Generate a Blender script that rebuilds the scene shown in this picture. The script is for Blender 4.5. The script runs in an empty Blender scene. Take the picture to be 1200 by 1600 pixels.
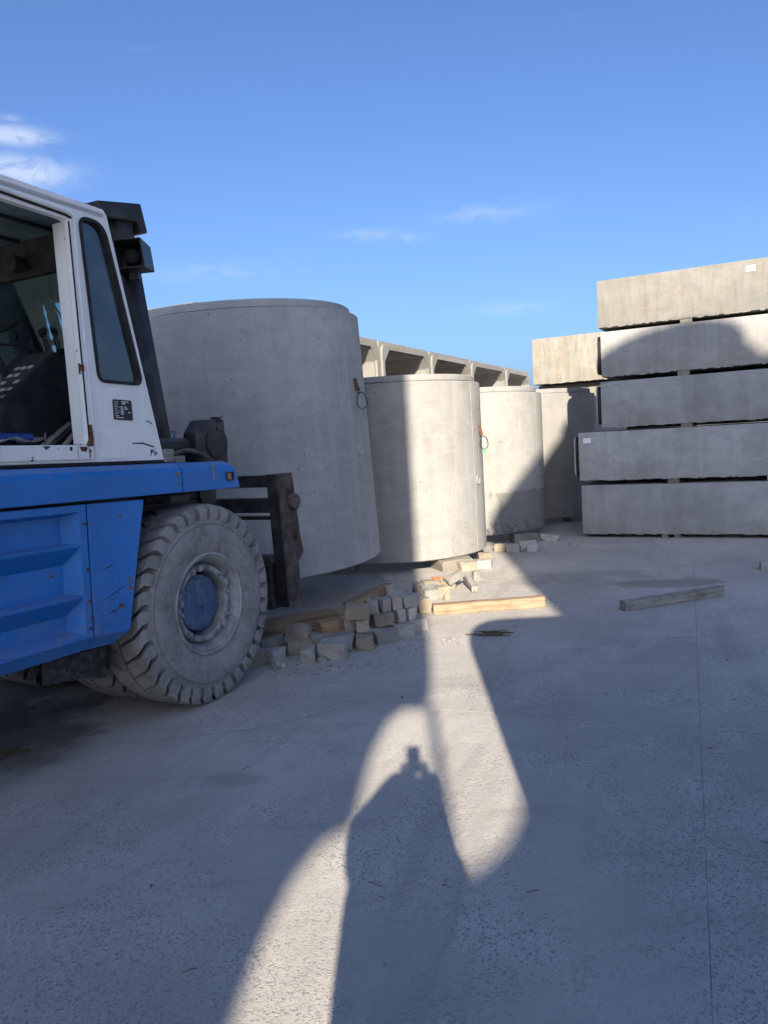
import bpy, bmesh, math, random
from math import sin, cos, tan, radians, pi, atan2, hypot, sqrt
from mathutils import Vector, Matrix, Quaternion

scene = bpy.context.scene
COL = scene.collection
rnd = random.Random(7)

# ------------------------------------------------------------------ camera
EYE = Vector((0.0, 0.0, 1.75))
PITCH, ROLL = radians(5.5), radians(3.4)
fwd = Vector((0, cos(PITCH), -sin(PITCH))); up0 = Vector((0, sin(PITCH), cos(PITCH))); rt0 = Vector((1, 0, 0))
rt = rt0 * cos(ROLL) - up0 * sin(ROLL)
upv = rt0 * sin(ROLL) + up0 * cos(ROLL)
cam_data = bpy.data.cameras.new('camera')
cam_data.sensor_fit = 'HORIZONTAL'; cam_data.sensor_width = 36.0; cam_data.lens = 36.0
cam_data.clip_start = 0.05; cam_data.clip_end = 3000
cam = bpy.data.objects.new('camera', cam_data); COL.objects.link(cam)
cam.matrix_world = Matrix(((rt.x, upv.x, -fwd.x, EYE.x), (rt.y, upv.y, -fwd.y, EYE.y), (rt.z, upv.z, -fwd.z, EYE.z), (0, 0, 0, 1)))
scene.camera = cam

# ------------------------------------------------------------------ light
SUN_AZ, SUN_EL = radians(1.14), radians(22.72)      # direction the light travels (azimuth from +Y) and elevation
SUN_STRENGTH, SKY_STRENGTH, EXPOSURE = 5.0, 0.090, 1.3
sun_dir = Vector((sin(SUN_AZ) * cos(SUN_EL), cos(SUN_AZ) * cos(SUN_EL), -sin(SUN_EL)))
sd = bpy.data.lights.new('sun', 'SUN'); sd.energy = SUN_STRENGTH; sd.angle = radians(0.53); sd.color = (1.0, 0.89, 0.73)
sun = bpy.data.objects.new('sun', sd); COL.objects.link(sun)
sun.rotation_euler = sun_dir.to_track_quat('-Z', 'Y').to_euler()
TE = tan(SUN_EL)

scene.view_settings.view_transform = 'Standard'
scene.view_settings.look = 'None'
scene.view_settings.exposure = EXPOSURE
scene.view_settings.gamma = 1.0
scene.view_settings.use_curve_mapping = False
scene.render.engine = 'CYCLES'
scene.cycles.use_denoising = True
scene.cycles.max_bounces = 5
scene.cycles.transparent_max_bounces = 12


# ------------------------------------------------------------------ node helpers
def nd(nt, kind, ins=None, **props):
    n = nt.nodes.new(kind)
    for k, v in props.items():
        setattr(n, k, v)
    for k, v in (ins or {}).items():
        if isinstance(v, bpy.types.NodeSocket):
            nt.links.new(v, n.inputs[k])
        elif v is not None:
            n.inputs[k].default_value = v
    return n


def mth(nt, op, a, b=None, c=None, clamp=False):
    ins = {0: a}
    if b is not None: ins[1] = b
    if c is not None: ins[2] = c
    return nd(nt, 'ShaderNodeMath', ins, operation=op, use_clamp=clamp).outputs[0]


def vmth(nt, op, a, b=None):
    ins = {0: a}
    if b is not None: ins[1] = b
    return nd(nt, 'ShaderNodeVectorMath', ins, operation=op).outputs[0]


def ramp(nt, f, lo, hi, a=0.0, b=1.0):
    return nd(nt, 'ShaderNodeMapRange', {0: f, 1: lo, 2: hi, 3: a, 4: b}, interpolation_type='SMOOTHSTEP').outputs[0]


def noise(nt, vec, scale, detail=4.0, rough=0.55, dist=0.0):
    return nd(nt, 'ShaderNodeTexNoise', {'Vector': vec, 'Scale': scale, 'Detail': detail, 'Roughness': rough, 'Distortion': dist}).outputs[0]


def mixc(nt, f, a, b, blend='MIX'):
    n = nd(nt, 'ShaderNodeMix', None, data_type='RGBA', blend_type=blend)
    for i, v in ((0, f), (6, a), (7, b)):
        if isinstance(v, bpy.types.NodeSocket): nt.links.new(v, n.inputs[i])
        else: n.inputs[i].default_value = v if i == 0 else (tuple(v) + (1.0,) if len(v) == 3 else v)
    return n.outputs[2]


def new_mat(name):
    m = bpy.data.materials.new(name); m.use_nodes = True
    nt = m.node_tree
    for n in list(nt.nodes): nt.nodes.remove(n)
    out = nd(nt, 'ShaderNodeOutputMaterial')
    return m, nt, out


def coords(nt, jitter=True):
    tc = nd(nt, 'ShaderNodeTexCoord').outputs['Object']
    if not jitter: return tc
    oi = nd(nt, 'ShaderNodeObjectInfo').outputs['Random']
    off = nd(nt, 'ShaderNodeCombineXYZ', {0: mth(nt, 'MULTIPLY', oi, 37.0), 1: mth(nt, 'MULTIPLY', oi, 91.0), 2: mth(nt, 'MULTIPLY', oi, 53.0)}).outputs[0]
    return vmth(nt, 'ADD', tc, off)


def scaled(nt, v, s):
    return vmth(nt, 'MULTIPLY', v, s)


def principled(nt, out, color, rough=0.8, bump=None, bstr=0.3, bdist=0.01, metal=0.0, spec=0.3, **kw):
    ins = {'Base Color': color if isinstance(color, bpy.types.NodeSocket) else tuple(color) + (1.0,), 'Roughness': rough, 'Metallic': metal, 'Specular IOR Level': spec}
    ins.update(kw)
    p = nd(nt, 'ShaderNodeBsdfPrincipled', ins)
    if bump is not None:
        b = nd(nt, 'ShaderNodeBump', {'Strength': bstr, 'Distance': bdist, 'Height': bump})
        nt.links.new(b.outputs[0], p.inputs['Normal'])
    nt.links.new(p.outputs[0], out.inputs[0])
    return p


def concrete(name, base, var=0.16, streak=0.5, holes=0.6, warm=0.0, wet=None, rough=0.88, hole_scale=11.0, dust=0.0):
    m, nt, out = new_mat(name)
    p = coords(nt)
    raw = coords(nt, False)
    n1 = noise(nt, p, 0.9, 4, 0.6, 0.3)
    n2 = noise(nt, p, 4.5, 4, 0.6)
    st = noise(nt, scaled(nt, p, (7.0, 7.0, 0.45)), 1.0, 3, 0.6)
    st2 = noise(nt, scaled(nt, p, (30.0, 30.0, 0.9)), 1.0, 3, 0.6)
    fine = noise(nt, p, 90.0, 2, 0.7)
    horiz = noise(nt, scaled(nt, p, (0.7, 0.7, 9.0)), 1.0, 3, 0.5)
    d = tuple(c * (1 - var * 1.5) for c in base); l = tuple(min(1, c * (1 + var)) for c in base)
    col = mixc(nt, ramp(nt, n1, 0.28, 0.72), d, l)
    col = mixc(nt, mth(nt, 'MULTIPLY', ramp(nt, n2, 0.40, 0.62), 0.45), col, tuple(c * 0.82 for c in base))
    col = mixc(nt, mth(nt, 'MULTIPLY', ramp(nt, st, 0.42, 0.72), streak * 0.55), col, tuple(min(1, c * 1.22) for c in base))
    col = mixc(nt, mth(nt, 'MULTIPLY', ramp(nt, st2, 0.55, 0.75), streak * 0.5), col, tuple(c * 0.68 for c in base))
    col = mixc(nt, mth(nt, 'MULTIPLY', ramp(nt, horiz, 0.55, 0.75), 0.25), col, tuple(c * 0.78 for c in base))
    pt = ramp(nt, noise(nt, scaled(nt, p, (1.3, 1.3, 2.4)), 2.6, 6, 0.72, 0.5), 0.52, 0.60)
    col = mixc(nt, mth(nt, 'MULTIPLY', pt, streak * 0.30), col, tuple(min(1, c * 1.30) for c in base))
    pt2 = ramp(nt, noise(nt, scaled(nt, p, (2.0, 2.0, 5.5)), 2.0, 6, 0.75, 0.4), 0.56, 0.62)
    col = mixc(nt, mth(nt, 'MULTIPLY', pt2, streak * 0.42), col, (base[0] * 0.70, base[1] * 0.67, base[2] * 0.62))
    sc_ = nd(nt, 'ShaderNodeTexVoronoi', {'Vector': vmth(nt, 'ADD', scaled(nt, p, (1.1, 1.1, 13.0)), vmth(nt, 'MULTIPLY', nd(nt, 'ShaderNodeTexNoise', {'Vector': p, 'Scale': 1.5, 'Detail': 1.0}).outputs[1], (1.2, 1.2, 1.2))), 'Scale': 1.0}, feature='DISTANCE_TO_EDGE').outputs[0]
    scm = mth(nt, 'MULTIPLY', ramp(nt, sc_, 0.012, 0.004), ramp(nt, n2, 0.54, 0.60))
    col = mixc(nt, mth(nt, 'MULTIPLY', scm, 0.35), col, tuple(c * 0.55 for c in base))
    if warm:
        w = mth(nt, 'MULTIPLY', ramp(nt, noise(nt, scaled(nt, p, (3.5, 3.5, 1.1)), 1.0, 7, 0.7), 0.40, 0.62), warm)
        col = mixc(nt, w, col, (base[0] * 0.80, base[1] * 0.66, base[2] * 0.46))
        w2 = mth(nt, 'MULTIPLY', ramp(nt, noise(nt, scaled(nt, p, (14, 14, 2.2)), 1.0, 6, 0.75), 0.50, 0.62), warm * 0.8)
        col = mixc(nt, w2, col, (base[0] * 0.48, base[1] * 0.43, base[2] * 0.34))
    col = mixc(nt, mth(nt, 'MULTIPLY', ramp(nt, fine, 0.35, 0.7), 0.22), col, tuple(c * 0.72 for c in base))
    # air holes left by the formwork
    pw = vmth(nt, 'ADD', p, vmth(nt, 'MULTIPLY', nd(nt, 'ShaderNodeTexNoise', {'Vector': p, 'Scale': 28.0, 'Detail': 2.0}).outputs[1], (0.035, 0.035, 0.035)))
    vo = nd(nt, 'ShaderNodeTexVoronoi', {'Vector': pw, 'Scale': hole_scale * 1.7, 'Randomness': 1.0})
    cellr = nd(nt, 'ShaderNodeSeparateColor', {0: vo.outputs['Color']}).outputs
    rad = mth(nt, 'MULTIPLY', ramp(nt, cellr[0], 0.40, 1.0), 0.17)
    msk = ramp(nt, noise(nt, p, 1.6, 2), 0.36, 0.52)
    hole = mth(nt, 'MULTIPLY', mth(nt, 'LESS_THAN', vo.outputs['Distance'], rad), mth(nt, 'MULTIPLY', msk, holes))
    col = mixc(nt, mth(nt, 'MULTIPLY', hole, 0.75), col, tuple(c * 0.33 for c in base))
    bl = ramp(nt, noise(nt, scaled(nt, p, (1.0, 1.0, 1.6)), 2.1, 5, 0.7, 0.8), 0.50, 0.66)
    col = mixc(nt, mth(nt, 'MULTIPLY', bl, var * 1.6), col, tuple(c * 0.66 for c in base))
    if wet is not None:
        z = nd(nt, 'ShaderNodeSeparateXYZ', {0: raw}).outputs[2]
        edge = mth(nt, 'ADD', mth(nt, 'MULTIPLY', mth(nt, 'SUBTRACT', n2, 0.5), 0.16), wet)
        run = ramp(nt, noise(nt, scaled(nt, p, (3.2, 3.2, 0.6)), 1.0, 2), 0.56, 0.60)
        xl = nd(nt, 'ShaderNodeSeparateXYZ', {0: raw}).outputs[0]
        w = mth(nt, 'MULTIPLY', ramp(nt, mth(nt, 'SUBTRACT', edge, z), -0.01, 0.025), mth(nt, 'SUBTRACT', 1.0, mth(nt, 'MULTIPLY', run, 0.85)))
        w = mth(nt, 'MULTIPLY', w, ramp(nt, mth(nt, 'ADD', xl, n2), 0.05, 0.75, 0.25, 1.0))
        col = mixc(nt, mth(nt, 'MULTIPLY', w, 0.72), col, tuple(c * 0.50 for c in base))
        # blotchy wet splashes along the foot
        sp = mth(nt, 'MULTIPLY', ramp(nt, noise(nt, p, 9.0, 5, 0.7), 0.50, 0.56), ramp(nt, z, 0.32, 0.08))
        col = mixc(nt, mth(nt, 'MULTIPLY', sp, 0.8), col, tuple(c * 0.33 for c in base))
    if dust:
        nz = nd(nt, 'ShaderNodeSeparateXYZ', {0: nd(nt, 'ShaderNodeNewGeometry').outputs['Normal']}).outputs[2]
        col = mixc(nt, mth(nt, 'MULTIPLY', ramp(nt, nz, 0.5, 0.95), dust), col, (0.42, 0.39, 0.34))
    ton = mth(nt, 'ADD', mth(nt, 'MULTIPLY', nd(nt, 'ShaderNodeObjectInfo').outputs['Random'], 0.16), 0.92)
    col = mixc(nt, 1.0, col, nd(nt, 'ShaderNodeCombineColor', {0: ton, 1: ton, 2: ton}).outputs[0], 'MULTIPLY')
    h = mth(nt, 'SUBTRACT', mth(nt, 'ADD', mth(nt, 'MULTIPLY', fine, 0.3), mth(nt, 'MULTIPLY', n2, 0.25)), mth(nt, 'MULTIPLY', hole, 1.2))
    principled(nt, out, col, rough, h, 0.5, 0.012, spec=0.25)
    return m


def paint(name, base, chip=(0.12, 0.06, 0.035), chips=0.0, dust=0.5, rough=0.45, drip=0.0, fade=0.15):
    """old machine paint: fading, scratches, chips down to rust, dust lying on ledges"""
    m, nt, out = new_mat(name)
    p = coords(nt)
    n1 = noise(nt, p, 2.2, 5, 0.6)
    n2 = noise(nt, p, 14, 5, 0.65)
    fine = noise(nt, p, 60, 4, 0.7)
    st = noise(nt, scaled(nt, p, (26, 26, 1.3)), 1.0, 4, 0.6)
    col = mixc(nt, ramp(nt, n1, 0.3, 0.75), tuple(c * (1 - fade) for c in base), tuple(min(1, c * (1 + fade)) for c in base))
    col = mixc(nt, mth(nt, 'MULTIPLY', ramp(nt, st, 0.52, 0.74), 0.32), col, tuple(min(1, c * 0.7 + 0.06) for c in base))
    if drip:
        dr = noise(nt, scaled(nt, p, (22, 22, 0.8)), 1.0, 4, 0.6)
        col = mixc(nt, mth(nt, 'MULTIPLY', ramp(nt, dr, 0.58, 0.74), drip), col, (0.30, 0.17, 0.07))
    scr = nd(nt, 'ShaderNodeTexVoronoi', {'Vector': scaled(nt, p, (1.5, 1.5, 22)), 'Scale': 1.6}, feature='DISTANCE_TO_EDGE').outputs[0]
    sm = mth(nt, 'MULTIPLY', mth(nt, 'LESS_THAN', scr, 0.012), ramp(nt, n1, 0.52, 0.6))
    col = mixc(nt, mth(nt, 'MULTIPLY', sm, 0.35), col, tuple(c * 0.45 for c in base))
    if chips:
        ch = ramp(nt, mth(nt, 'ADD', mth(nt, 'MULTIPLY', n2, 0.7), mth(nt, 'MULTIPLY', n1, 0.3)), 0.655 - chips * 0.08, 0.665 - chips * 0.08)
        col = mixc(nt, ch, col, chip)
    nz = nd(nt, 'ShaderNodeSeparateXYZ', {0: nd(nt, 'ShaderNodeNewGeometry').outputs['Normal']}).outputs[2]
    dm = mth(nt, 'MULTIPLY', ramp(nt, mth(nt, 'ADD', nz, mth(nt, 'MULTIPLY', mth(nt, 'SUBTRACT', n2, 0.5), 0.6)), 0.25, 0.8), dust)
    dm = mth(nt, 'ADD', dm, mth(nt, 'MULTIPLY', ramp(nt, n2, 0.42, 0.75), dust * 0.22), clamp=True)
    zz = nd(nt, 'ShaderNodeSeparateXYZ', {0: coords(nt, False)}).outputs[2]
    gr = mth(nt, 'MULTIPLY', mth(nt, 'MULTIPLY', ramp(nt, zz, 1.25, 0.62), ramp(nt, mth(nt, 'ADD', mth(nt, 'MULTIPLY', n2, 0.5), mth(nt, 'MULTIPLY', st, 0.5)), 0.42, 0.66)), min(0.45, dust * 1.6))
    col = mixc(nt, gr, col, (0.20, 0.19, 0.175))
    col = mixc(nt, dm, col, (0.33, 0.31, 0.27))
    principled(nt, out, col, mth(nt, 'ADD', rough, mth(nt, 'MULTIPLY', dm, 0.35)), mth(nt, 'ADD', fine, mth(nt, 'MULTIPLY', n2, 2.0)), 0.12, 0.003, spec=0.4)
    return m


def simple(name, base, rough=0.6, var=0.2, scale=8.0, metal=0.0, dust=0.0, spec=0.3, bstr=0.15):
    m, nt, out = new_mat(name)
    p = coords(nt)
    n1 = noise(nt, p, scale, 5, 0.6); fine = noise(nt, p, scale * 9, 3, 0.6)
    col = mixc(nt, ramp(nt, n1, 0.3, 0.7), tuple(c * (1 - var) for c in base), tuple(min(1, c * (1 + var)) for c in base))
    if dust:
        nz = nd(nt, 'ShaderNodeSeparateXYZ', {0: nd(nt, 'ShaderNodeNewGeometry').outputs['Normal']}).outputs[2]
        dm = mth(nt, 'ADD', mth(nt, 'MULTIPLY', ramp(nt, nz, 0.3, 0.9), dust), mth(nt, 'MULTIPLY', ramp(nt, n1, 0.45, 0.7), dust * 0.5), clamp=True)
        col = mixc(nt, dm, col, (0.30, 0.28, 0.25))
    principled(nt, out, col, rough, mth(nt, 'ADD', n1, fine), bstr, 0.004, metal=metal, spec=spec)
    return m


def timber(name, base, dark, grain_axis=0):
    m, nt, out = new_mat(name)
    p = coords(nt)
    s = [42.0, 42.0, 42.0]; s[grain_axis] = 2.2
    g = noise(nt, scaled(nt, p, tuple(s)), 1.0, 5, 0.6, 0.4)
    n1 = noise(nt, p, 5.0, 4, 0.6); fine = noise(nt, p, 70, 3)
    col = mixc(nt, ramp(nt, g, 0.35, 0.68), base, dark)
    col = mixc(nt, mth(nt, 'MULTIPLY', ramp(nt, n1, 0.5, 0.72), 0.55), col, tuple(c * 0.62 for c in dark))
    vo = nd(nt, 'ShaderNodeTexVoronoi', {'Vector': p, 'Scale': 3.0})
    kn = ramp(nt, vo.outputs['Distance'], 0.07, 0.03)
    col = mixc(nt, mth(nt, 'MULTIPLY', kn, 0.7), col, tuple(c * 0.4 for c in dark))
    principled(nt, out, col, 0.85, mth(nt, 'ADD', g, mth(nt, 'MULTIPLY', fine, 0.3)), 0.4, 0.006, spec=0.2)
    return m


def glass(name, tint, gloss=1.0, dusty=0.08):
    m, nt, out = new_mat(name)
    p = coords(nt)
    tr = nd(nt, 'ShaderNodeBsdfTransparent', {0: tuple(tint) + (1,)}).outputs[0]
    gl = nd(nt, 'ShaderNodeBsdfGlossy', {0: (0.9, 0.95, 1.0, 1), 'Roughness': 0.03}).outputs[0]
    df = nd(nt, 'ShaderNodeBsdfDiffuse', {0: (0.34, 0.34, 0.32, 1)}).outputs[0]
    fr = nd(nt, 'ShaderNodeFresnel', {0: 1.5}).outputs[0]
    a = nd(nt, 'ShaderNodeMixShader', {0: mth(nt, 'MULTIPLY', fr, gloss, clamp=True), 1: tr, 2: gl}).outputs[0]
    dm = mth(nt, 'MULTIPLY', ramp(nt, noise(nt, p, 5.0, 5, 0.65), 0.30, 0.75), dusty)
    b = nd(nt, 'ShaderNodeMixShader', {0: dm, 1: a, 2: df}).outputs[0]
    nt.links.new(b, out.inputs[0])
    return m


# ------------------------------------------------------------------ world: clear low-sun sky with a few wisps of cirrus
world = bpy.data.worlds.new('World'); scene.world = world; world.use_nodes = True
wt = world.node_tree
for n in list(wt.nodes): wt.nodes.remove(n)
sky = nd(wt, 'ShaderNodeTexSky', sky_type='NISHITA', sun_disc=False, sun_elevation=SUN_EL, sun_rotation=pi + SUN_AZ, air_density=0.8, dust_density=3.0, ozone_density=4.5, altitude=20.0)
gen = nd(wt, 'ShaderNodeTexCoord').outputs['Generated']
sep = nd(wt, 'ShaderNodeSeparateXYZ', {0: gen}).outputs


def wisp(center, sx, sz, gain):
    c = Vector(center).normalized()
    dx = mth(wt, 'DIVIDE', mth(wt, 'SUBTRACT', sep[0], c.x), sx)
    dz = mth(wt, 'DIVIDE', mth(wt, 'SUBTRACT', sep[2], c.z), sz)
    r2 = mth(wt, 'ADD', mth(wt, 'MULTIPLY', dx, dx), mth(wt, 'MULTIPLY', dz, dz))
    g = mth(wt, 'POWER', 2.718, mth(wt, 'MULTIPLY', r2, -1.0))
    fr = mth(wt, 'GREATER_THAN', sep[1], 0.0)
    return mth(wt, 'MULTIPLY', mth(wt, 'MULTIPLY', g, fr), gain)


cn = noise(wt, scaled(wt, gen, (26.0, 14.0, 46.0)), 1.0, 8, 0.6, 0.7)
cn2 = noise(wt, scaled(wt, gen, (9.0, 5.0, 42.0)), 1.0, 7, 0.6, 0.6)
body = None
for c, sx, sz, g in (((-0.376, 0.859, 0.3457), 0.036, 0.0085, 1.25), ((-0.374, 0.872, 0.3125), 0.044, 0.014, 1.35), ((-0.372, 0.856, 0.3613), 0.010, 0.0035, 0.5),
                     ((-0.002, 0.9687, 0.2485), 0.035, 0.006, 0.42), ((0.051, 0.969, 0.242), 0.022, 0.006, 0.32), ((0.145, 0.955, 0.262), 0.06, 0.010, 0.34),
                     ((-0.19, 0.95, 0.21), 0.08, 0.012, 0.25), ((0.17, 0.97, 0.15), 0.05, 0.008, 0.25), ((-0.60, 0.72, 0.33), 0.10, 0.02, 0.9), ((0.62, 0.7, 0.2), 0.14, 0.02, 0.6)):
    w = wisp(c, sx, sz, g)
    body = w if body is None else mth(wt, 'MAXIMUM', body, w)
sparse = mth(wt, 'MULTIPLY', ramp(wt, cn2, 0.66, 0.85), 0.10)
cl = mth(wt, 'MULTIPLY', body, ramp(wt, cn, 0.30, 0.62))
cl = mth(wt, 'MAXIMUM', cl, sparse)
cl = mth(wt, 'MULTIPLY', cl, ramp(wt, sep[2], 0.02, 0.12), clamp=True)
hue = mixc(wt, 1.0, sky.outputs[0], (0.80, 0.87, 1.0), 'MULTIPLY')   # cool white balance of the photograph
skyc = mixc(wt, mth(wt, 'MULTIPLY', cl, 0.54), hue, (4.2, 4.5, 5.0))
bg = nd(wt, 'ShaderNodeBackground', {0: skyc, 1: SKY_STRENGTH})
wo = nd(wt, 'ShaderNodeOutputWorld'); wt.links.new(bg.outputs[0], wo.inputs[0])


# ------------------------------------------------------------------ mesh helpers
class MB:
    def __init__(s): s.v = []; s.f = []

    def add(s, vs, fs):
        o = len(s.v); s.v += [tuple(v) for v in vs]; s.f += [tuple(i + o for i in f) for f in fs]
        return s

    def box(s, c, size, rot=None):
        hx, hy, hz = (d / 2 for d in size)
        vs = [Vector((x, y, z)) for x in (-hx, hx) for y in (-hy, hy) for z in (-hz, hz)]
        if rot is not None: vs = [rot @ v for v in vs]
        c = Vector(c)
        return s.add([v + c for v in vs], [(0, 1, 3, 2), (4, 6, 7, 5), (0, 4, 5, 1), (2, 3, 7, 6), (0, 2, 6, 4), (1, 5, 7, 3)])

    def bx(s, x0, x1, y0, y1, z0, z1):
        return s.box(((x0 + x1) / 2, (y0 + y1) / 2, (z0 + z1) / 2), (abs(x1 - x0), abs(y1 - y0), abs(z1 - z0)))

    def prism(s, poly, a0, a1, axis='y'):
        """poly of 2-D points; axis y: points are (x,z); axis z: (x,y); axis x: (y,z)"""
        def P(p, a):
            return {'y': (p[0], a, p[1]), 'z': (p[0], p[1], a), 'x': (a, p[0], p[1])}[axis]
        n = len(poly)
        vs = [P(p, a0) for p in poly] + [P(p, a1) for p in poly]
        fs = [tuple(range(n)), tuple(range(2 * n - 1, n - 1, -1))] + [(i, i + n, (i + 1) % n + n, (i + 1) % n) for i in range(n)]
        return s.add(vs, fs)

    def tube(s, pts, r, seg=8, cap=True, closed=False):
        pts = [Vector(p) for p in pts]; n = len(pts)
        rr = r if isinstance(r, (list, tuple)) else [r] * n
        rings = []; prev = None
        for i, p in enumerate(pts):
            a = pts[(i - 1) % n] if (closed or i) else p
            b = pts[(i + 1) % n] if (closed or i < n - 1) else p
            t = (b - a).normalized()
            if prev is None:
                ref = Vector((0, 0, 1)) if abs(t.z) < 0.9 else Vector((1, 0, 0))
                u = t.cross(ref).normalized()
            else:
                u = (prev - t * prev.dot(t)).normalized()
            prev = u; w = t.cross(u)
            rings.append([p + (u * cos(2 * pi * k / seg) + w * sin(2 * pi * k / seg)) * rr[i] for k in range(seg)])
        vs = [v for rg in rings for v in rg]; fs = []
        m = n if closed else n - 1
        for i in range(m):
            for k in range(seg):
                a = i * seg + k; b = i * seg + (k + 1) % seg; c = ((i + 1) % n) * seg + (k + 1) % seg; d = ((i + 1) % n) * seg + k
                fs.append((a, b, c, d))
        if cap and not closed:
            fs.append(tuple(range(seg - 1, -1, -1))); fs.append(tuple(range((n - 1) * seg, n * seg)))
        return s.add(vs, fs)

    def lathe(s, prof, seg=64, axis='z', origin=(0, 0, 0), closed=False, a0=0.0, a1=2 * pi):
        """prof: (radius, height) list, revolved about axis"""
        o = Vector(origin); full = abs(a1 - a0 - 2 * pi) < 1e-6
        cols = seg if full else seg + 1
        vs = []
        for k in range(cols):
            a = a0 + (a1 - a0) * k / seg
            for r, h in prof:
                if axis == 'z': v = (r * cos(a), r * sin(a), h)
                elif axis == 'y': v = (r * cos(a), h, r * sin(a))
                else: v = (h, r * cos(a), r * sin(a))
                vs.append(o + Vector(v))
        n = len(prof); fs = []
        for k in range(seg):
            k2 = (k + 1) % cols
            for i in range(n if closed else n - 1):
                i2 = (i + 1) % n
                fs.append((k * n + i, k2 * n + i, k2 * n + i2, k * n + i2))
        return s.add(vs, fs)

    def build(s, name, mat, parent=None, smooth=None, bevel=None, seg=2, loc=None, rot=None):
        me = bpy.data.meshes.new(name)
        me.from_pydata([tuple(v) for v in s.v], [], s.f); me.update()
        bm = bmesh.new(); bm.from_mesh(me)
        bmesh.ops.remove_doubles(bm, verts=bm.verts, dist=1e-5)
        bmesh.ops.recalc_face_normals(bm, faces=bm.faces); bm.to_mesh(me); bm.free()
        return finish(name, me, mat, parent, smooth, bevel, seg, loc, rot)


def finish(name, me, mat, parent=None, smooth=None, bevel=None, seg=2, loc=None, rot=None):
    if mat is not None and not me.materials: me.materials.append(mat)
    if smooth is not None:
        me.shade_smooth(); me.set_sharp_from_angle(angle=radians(smooth))
    o = bpy.data.objects.new(name, me); COL.objects.link(o)
    if parent is not None: o.parent = parent
    if loc is not None: o.location = loc
    if rot is not None: o.rotation_euler = rot
    if bevel:
        b = o.modifiers.new('bevel', 'BEVEL'); b.width = bevel; b.segments = seg; b.limit_method = 'ANGLE'; b.angle_limit = radians(35)
        b.harden_normals = False
    return o


def empty(name, loc=(0, 0, 0), rot=(0, 0, 0), parent=None):
    o = bpy.data.objects.new(name, None); COL.objects.link(o); o.location = loc; o.rotation_euler = rot
    o.empty_display_size = 0.2
    if parent is not None: o.parent = parent
    return o


def tag(o, label=None, cat=None, group=None, kind=None):
    if label: o['label'] = label
    if cat: o['category'] = cat
    if group: o['group'] = group
    if kind: o['kind'] = kind
    return o


def rrect(x0, x1, y0, y1, r, n=5):
    pts = []
    for cx, cy, a in ((x1 - r, y1 - r, 0), (x0 + r, y1 - r, 90), (x0 + r, y0 + r, 180), (x1 - r, y0 + r, 270)):
        for k in range(n + 1):
            t = radians(a + 90 * k / n); pts.append((cx + r * cos(t), cy + r * sin(t)))
    return pts


def round_poly(poly, r, n=5):
    """round the corners of a convex-ish polygon"""
    out = []; m = len(poly)
    rr = r if isinstance(r, (list, tuple)) else [r] * m
    for i in range(m):
        p = Vector(poly[i]); a = Vector(poly[i - 1]); b = Vector(poly[(i + 1) % m])
        u = (a - p).normalized(); w = (b - p).normalized()
        ang = u.angle(w); d = min(rr[i] / tan(ang / 2), (a - p).length * 0.48, (b - p).length * 0.48)
        p0 = p + u * d; p1 = p + w * d
        for k in range(n + 1):
            t = k / n
            out.append(tuple(p0 * (1 - t) ** 2 + p * 2 * t * (1 - t) + p1 * t * t))
    return out


def offset_poly(poly, d):
    c = Vector((sum(p[0] for p in poly) / len(poly), sum(p[1] for p in poly) / len(poly)))
    out = []; m = len(poly)
    area = sum(poly[i][0] * poly[(i + 1) % m][1] - poly[(i + 1) % m][0] * poly[i][1] for i in range(m))
    sg = 1 if area > 0 else -1
    for i in range(m):
        a = Vector(poly[i - 1]); b = Vector(poly[(i + 1) % m]); t = (b - a)
        if t.length < 1e-9: out.append(poly[i]); continue
        t.normalize(); nrm = Vector((t.y, -t.x)) * sg
        out.append((poly[i][0] + nrm.x * d, poly[i][1] + nrm.y * d))
    return out


def plate(name, outer, holes, t, mat, M, parent=None, smooth=None, bevel=None, seg=2):
    """flat sheet of thickness t with openings, drawn in 2-D and placed by matrix M"""
    cu = bpy.data.curves.new(name, 'CURVE'); cu.dimensions = '2D'; cu.fill_mode = 'BOTH'; cu.extrude = t / 2
    for loop in [outer] + list(holes):
        sp = cu.splines.new('POLY'); sp.points.add(len(loop) - 1); sp.use_cyclic_u = True
        for q, p in zip(sp.points, loop): q.co = (p[0], p[1], 0, 1)
    tmp = bpy.data.objects.new('tmp', cu)
    me = bpy.data.meshes.new_from_object(tmp)
    bpy.data.objects.remove(tmp); bpy.data.curves.remove(cu)
    bm = bmesh.new(); bm.from_mesh(me)
    bmesh.ops.remove_doubles(bm, verts=bm.verts, dist=1e-5)
    bm.transform(M); bmesh.ops.recalc_face_normals(bm, faces=bm.faces); bm.to_mesh(me); bm.free()
    me.name = name
    return finish(name, me, mat, parent, smooth, bevel, seg)


def SIDE(y):      # sheet drawn in (x,z), standing at y
    return Matrix(((1, 0, 0, 0), (0, 0, -1, y), (0, 1, 0, 0), (0, 0, 0, 1)))


def copy_tree(o, parent=None):
    c = o.copy(); COL.objects.link(c)
    c.parent = parent
    for ch in list(o.children): copy_tree(ch, c)
    return c


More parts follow.
